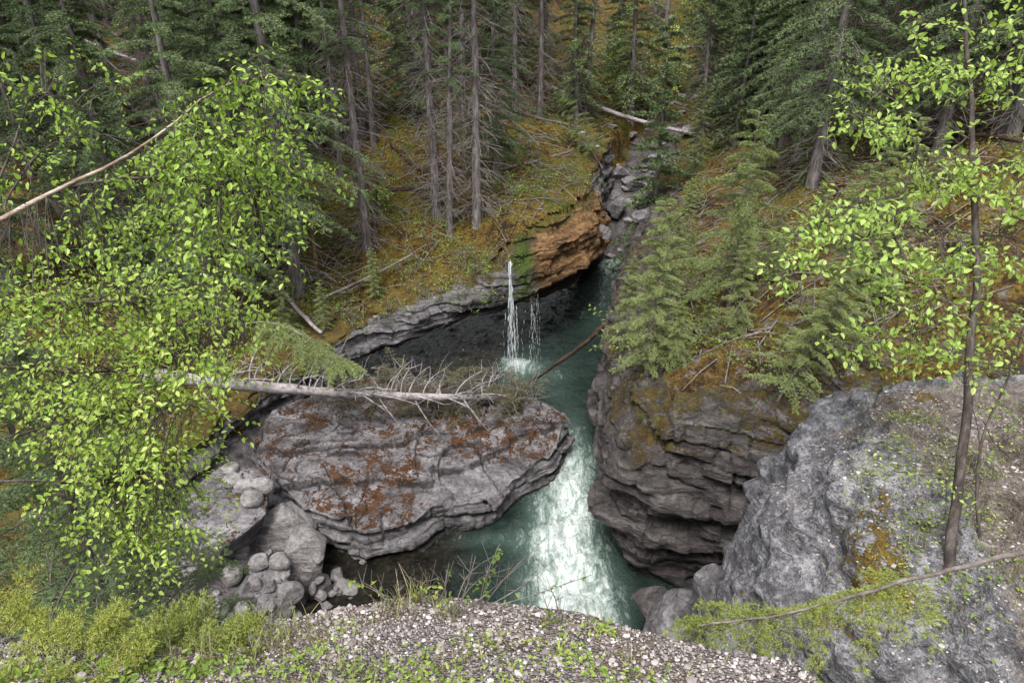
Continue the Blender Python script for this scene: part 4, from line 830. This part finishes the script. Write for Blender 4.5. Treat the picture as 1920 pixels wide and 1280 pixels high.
def bz(x,y):
    h=BB.ray_cast(Vector((x,y,14)),Vector((0,0,-1))); return h[0].z if h[0] is not None and h[1].z>.3 else None
for i in range(60):
    q=hit(rng.uniform(1600,1920),rng.uniform(760,1220)); blades(q[0],q[1],16,.16,.08,bz); herb(q[0],q[1],20,.035,.09,bz)
o=link('grass',mb.mesh('grass',M['grass'],False)); tag(o,'dry and green grass tufts along the gravel rim and the huge boulder','grass',kind='stuff')
o=link('ground_plants',hb.mesh('ground_plants',M['herb'],False)); tag(o,'low green leafy plants on the gravel rim and the huge boulder','plants',kind='stuff')
def weed(px,py,h,txt,seed,lean=(0,0)):
    rr=np.random.default_rng(seed); q=rim_plane(px,py); z=gz(q[0],q[1]-.03); b=np.array([q[0],q[1]-.03,z if z else q[2]]); W=MB();L=MB()
    for k in range(5):
        top=b+np.array([rr.normal()*.10+lean[0],rr.normal()*.05+lean[1],h*rr.uniform(.7,1.1)]); pp=chaikin(np.array([b,(b+top)/2+rr.normal(size=3)*.02,top]),2); tube(W,pp,np.linspace(.003,.0012,len(pp)),4)
        for j in range(5):
            f=rr.integers(3,len(pp)); tube(W,np.array([pp[f-1],pp[f-1]+rr.normal(size=3)*.04+np.array([0,0,.03])]),[.0015,.0008],3)
        N=12; f=rr.uniform(.2,1,N); pos=b+(top-b)*f[:,None]; d=rr.normal(size=(N,3)); nn=nrm(np.array([0,0,1.])+rr.normal(size=(N,3))*.5)
        if k<3: leaves(L,pos,d,nn,.02*rr.uniform(.6,1.2,N))
    rt=thing('weed',txt,'plant',tuple(b)); link('stems',W.mesh('stems',M['twig'],True,b),rt); link('leaves',L.mesh('leaves',M['herb'],False,b),rt)
weed(850,1150,.22,'thin twiggy weed on the gravel rim in front of the rapids',1,(.12,.05)); weed(820,1130,.17,'leafy green weed on the gravel rim left of the twiggy one',2); weed(900,1140,.26,'tall bare twig weed leaning right over the rapids',3,(.2,.05)); weed(740,1130,.12,'small weed among the grass tuft at the rim',4); weed(1050,1160,.09,'short weed at the rim below the white water',5)
def juniper(px,py,R,hgt,n,txt,seed,mat='juniper'):
    rr=np.random.default_rng(seed); q=rim_plane(px,py); z=gz(q[0],q[1]); b=np.array([q[0],q[1],z if z else q[2]]); C=MB();W=MB()
    for i in range(n):
        a=rr.uniform(0,6.3); d=R*math.sqrt(rr.uniform(0,1)); base=b+np.array([d*math.cos(a),d*math.sin(a)*.5,0]); out=np.array([math.cos(a),math.sin(a),0])*rr.uniform(.3,1)+rr.normal(size=3)*.2; out[2]=0
        frond(C,W,base+np.array([0,0,rr.uniform(0,hgt*.5)]),out,rr.uniform(.06,.14),rr.uniform(.1,1.0),.2,6,rr,8,4,.011,.003,-.2,1,.0025,.5)
    rt=thing('juniper_shrub',txt,'bush',tuple(b)); link('branches',W.mesh('branches',M['twig'],True,b),rt); link('needles',C.mesh('needles',M[mat],False,b),rt)
juniper(330,1225,.12,.05,20,'yellow-green juniper spreading at the lower left rim, right one',1)
juniper(150,1245,.15,.06,22,'yellow-green juniper in the bottom left corner',2)
juniper(10,1215,.12,.08,20,'juniper at the left edge of the rim',3)
juniper(392,1198,.07,.04,11,'small juniper tuft nearest the boulder pile',4)
C=MB();W=MB();rr=np.random.default_rng(77); sp_=[at(1990,1025,3.5),at(1900,1042,3.45),at(1720,1085,3.4),at(1560,1135,3.35),at(1450,1160,3.3),at(1320,1180,3.3)]
pp=resamp(chaikin(np.array(sp_),2),30)+np.cumsum(rr.normal(size=(30,3)),0)*.004; T=MB(); tube(T,pp,np.linspace(.015,.004,30),6)
for i in range(34):
    f=rr.uniform(.42,1.0); p_=pp[int(f*29)]; out=nrm(np.array([-.55,.0,0])+rr.normal(size=3)*.45); out[2]=0
    frond(C,W,p_,out,rr.uniform(.14,.36),rr.uniform(-1.1,.1),.25,6,rr,8,4,.017,.0034,.15,1,.003,.4)
rt=thing('spruce_bough','yellow-green spruce bough on a bare stick reaching in at the lower right','branch',tuple(sp_[1])); link('stem',T.mesh('stem',M['twig'],True,sp_[1]),rt); link('twigs',W.mesh('twigs',M['twig'],True,sp_[1]),rt); link('needles',C.mesh('needles',M['juniper'],False,sp_[1]),rt)
# ---------------------------------------------------------------- ground cover stuff
hb=MB(); n=64000; x=rng.uniform(-16,17,n); y=rng.uniform(11,42,n); xa=np.interp(y,Lp[:,1],Lp[:,0]);xb=np.interp(y,Rp[:,1],Rp[:,0])
dens_=fbm(P3(x*.45,y*.45),4,71); ok=((x<xa-.3)|(x>xb+.5))&(dens_>-.08+.1*rng.normal(size=n))&(np.abs(x)<y*.75); x,y=x[ok],y[ok]
z=height(x,y); N=len(x); d=rng.normal(size=(N,3)); d[:,2]=np.abs(d[:,2])*.6; nn=nrm(np.array([0,0,1.])+rng.normal(size=(N,3))*.6)
BV3=BV[:4]
def dz3(a,b_,c_):
    best=c_-1.2
    for t_ in BV3:
        h=t_.ray_cast(Vector((a,b_,c_)),Vector((0,0,-1)))
        if h[0] is not None and h[0].z>best: best=h[0].z
    return best
z2=np.array([dz3(a,b_,c_+1.2) for a,b_,c_ in zip(x,y,z)])
leaves(hb,np.stack([x,y,z2+np.abs(rng.normal(size=N))*.10],-1),d,nn,rng.uniform(.05,.13,N))
o=link('undergrowth',hb.mesh('undergrowth',M['cover'],False)); tag(o,'low green undergrowth on the mossy forest slopes','undergrowth',kind='stuff')
mb=MB()
for i in range(3200):
    y0=rng.uniform(12,50); x0=rng.uniform(-.72,.72)*y0; xa,xb=np.interp(y0,Lp[:,1],Lp[:,0]),np.interp(y0,Rp[:,1],Rp[:,0])
    if xa-.2<x0<xb+.6: continue
    a=rng.uniform(0,6.3); l=rng.uniform(.4,2.0)*(1+(y0>30)*.8); x1,y1=x0+l*math.cos(a),y0+l*math.sin(a); zz=height(np.array([x0,x1]),np.array([y0,y1])); 
    if abs(zz[0]-zz[1])>1: continue
    k_=1+.6*(y0>30); tube(mb,np.array([(x0,y0,zz[0]+.05),((x0+x1)/2,(y0+y1)/2,zz.mean()+.14),(x1,y1,zz[1]+.08)]),[.020*k_,.016*k_,.008*k_],4)
o=link('twig_litter',mb.mesh('twig_litter',M['twig'])); tag(o,'fallen dead twigs littering the forest floor','twigs',kind='stuff')
# ---------------------------------------------------------------- world, sun, camera
w=bpy.data.worlds.new('World'); scene.world=w; w.use_nodes=True; nt=w.node_tree; bg=nt.nodes['Background']
sky=nt.nodes.new('ShaderNodeTexSky'); sky.sky_type='NISHITA'; sky.sun_disc=False; sky.sun_elevation=math.radians(62); sky.sun_rotation=math.radians(200); sky.dust_density=4.0; sky.air_density=1.5
hs=nt.nodes.new('ShaderNodeHueSaturation'); hs.inputs['Saturation'].default_value=.22; hs.inputs['Value'].default_value=1.85
nt.links.new(sky.outputs[0],hs.inputs['Color']); nt.links.new(hs.outputs[0],bg.inputs[0]); bg.inputs[1].default_value=.15
sl=bpy.data.lights.new('Sun','SUN'); sl.energy=3.8; sl.angle=math.radians(26); sl.color=(1,.965,.9); so=bpy.data.objects.new('sun',sl); COL.objects.link(so)
el,az=math.radians(62),math.radians(200); dv=Vector((math.sin(az)*math.cos(el),math.cos(az)*math.cos(el),math.sin(el))); so.rotation_euler=dv.to_track_quat('Z','Y').to_euler()
cd=bpy.data.cameras.new('Camera'); cd.lens=24; cd.sensor_width=36; cd.clip_end=400; cd.clip_start=.05; co=bpy.data.objects.new('camera',cd); COL.objects.link(co); co.location=CAM; co.rotation_euler=(math.pi/2-PIT,0,0); scene.camera=co
scene.view_settings.view_transform='Standard'; scene.view_settings.look='None'; scene.view_settings.exposure=0
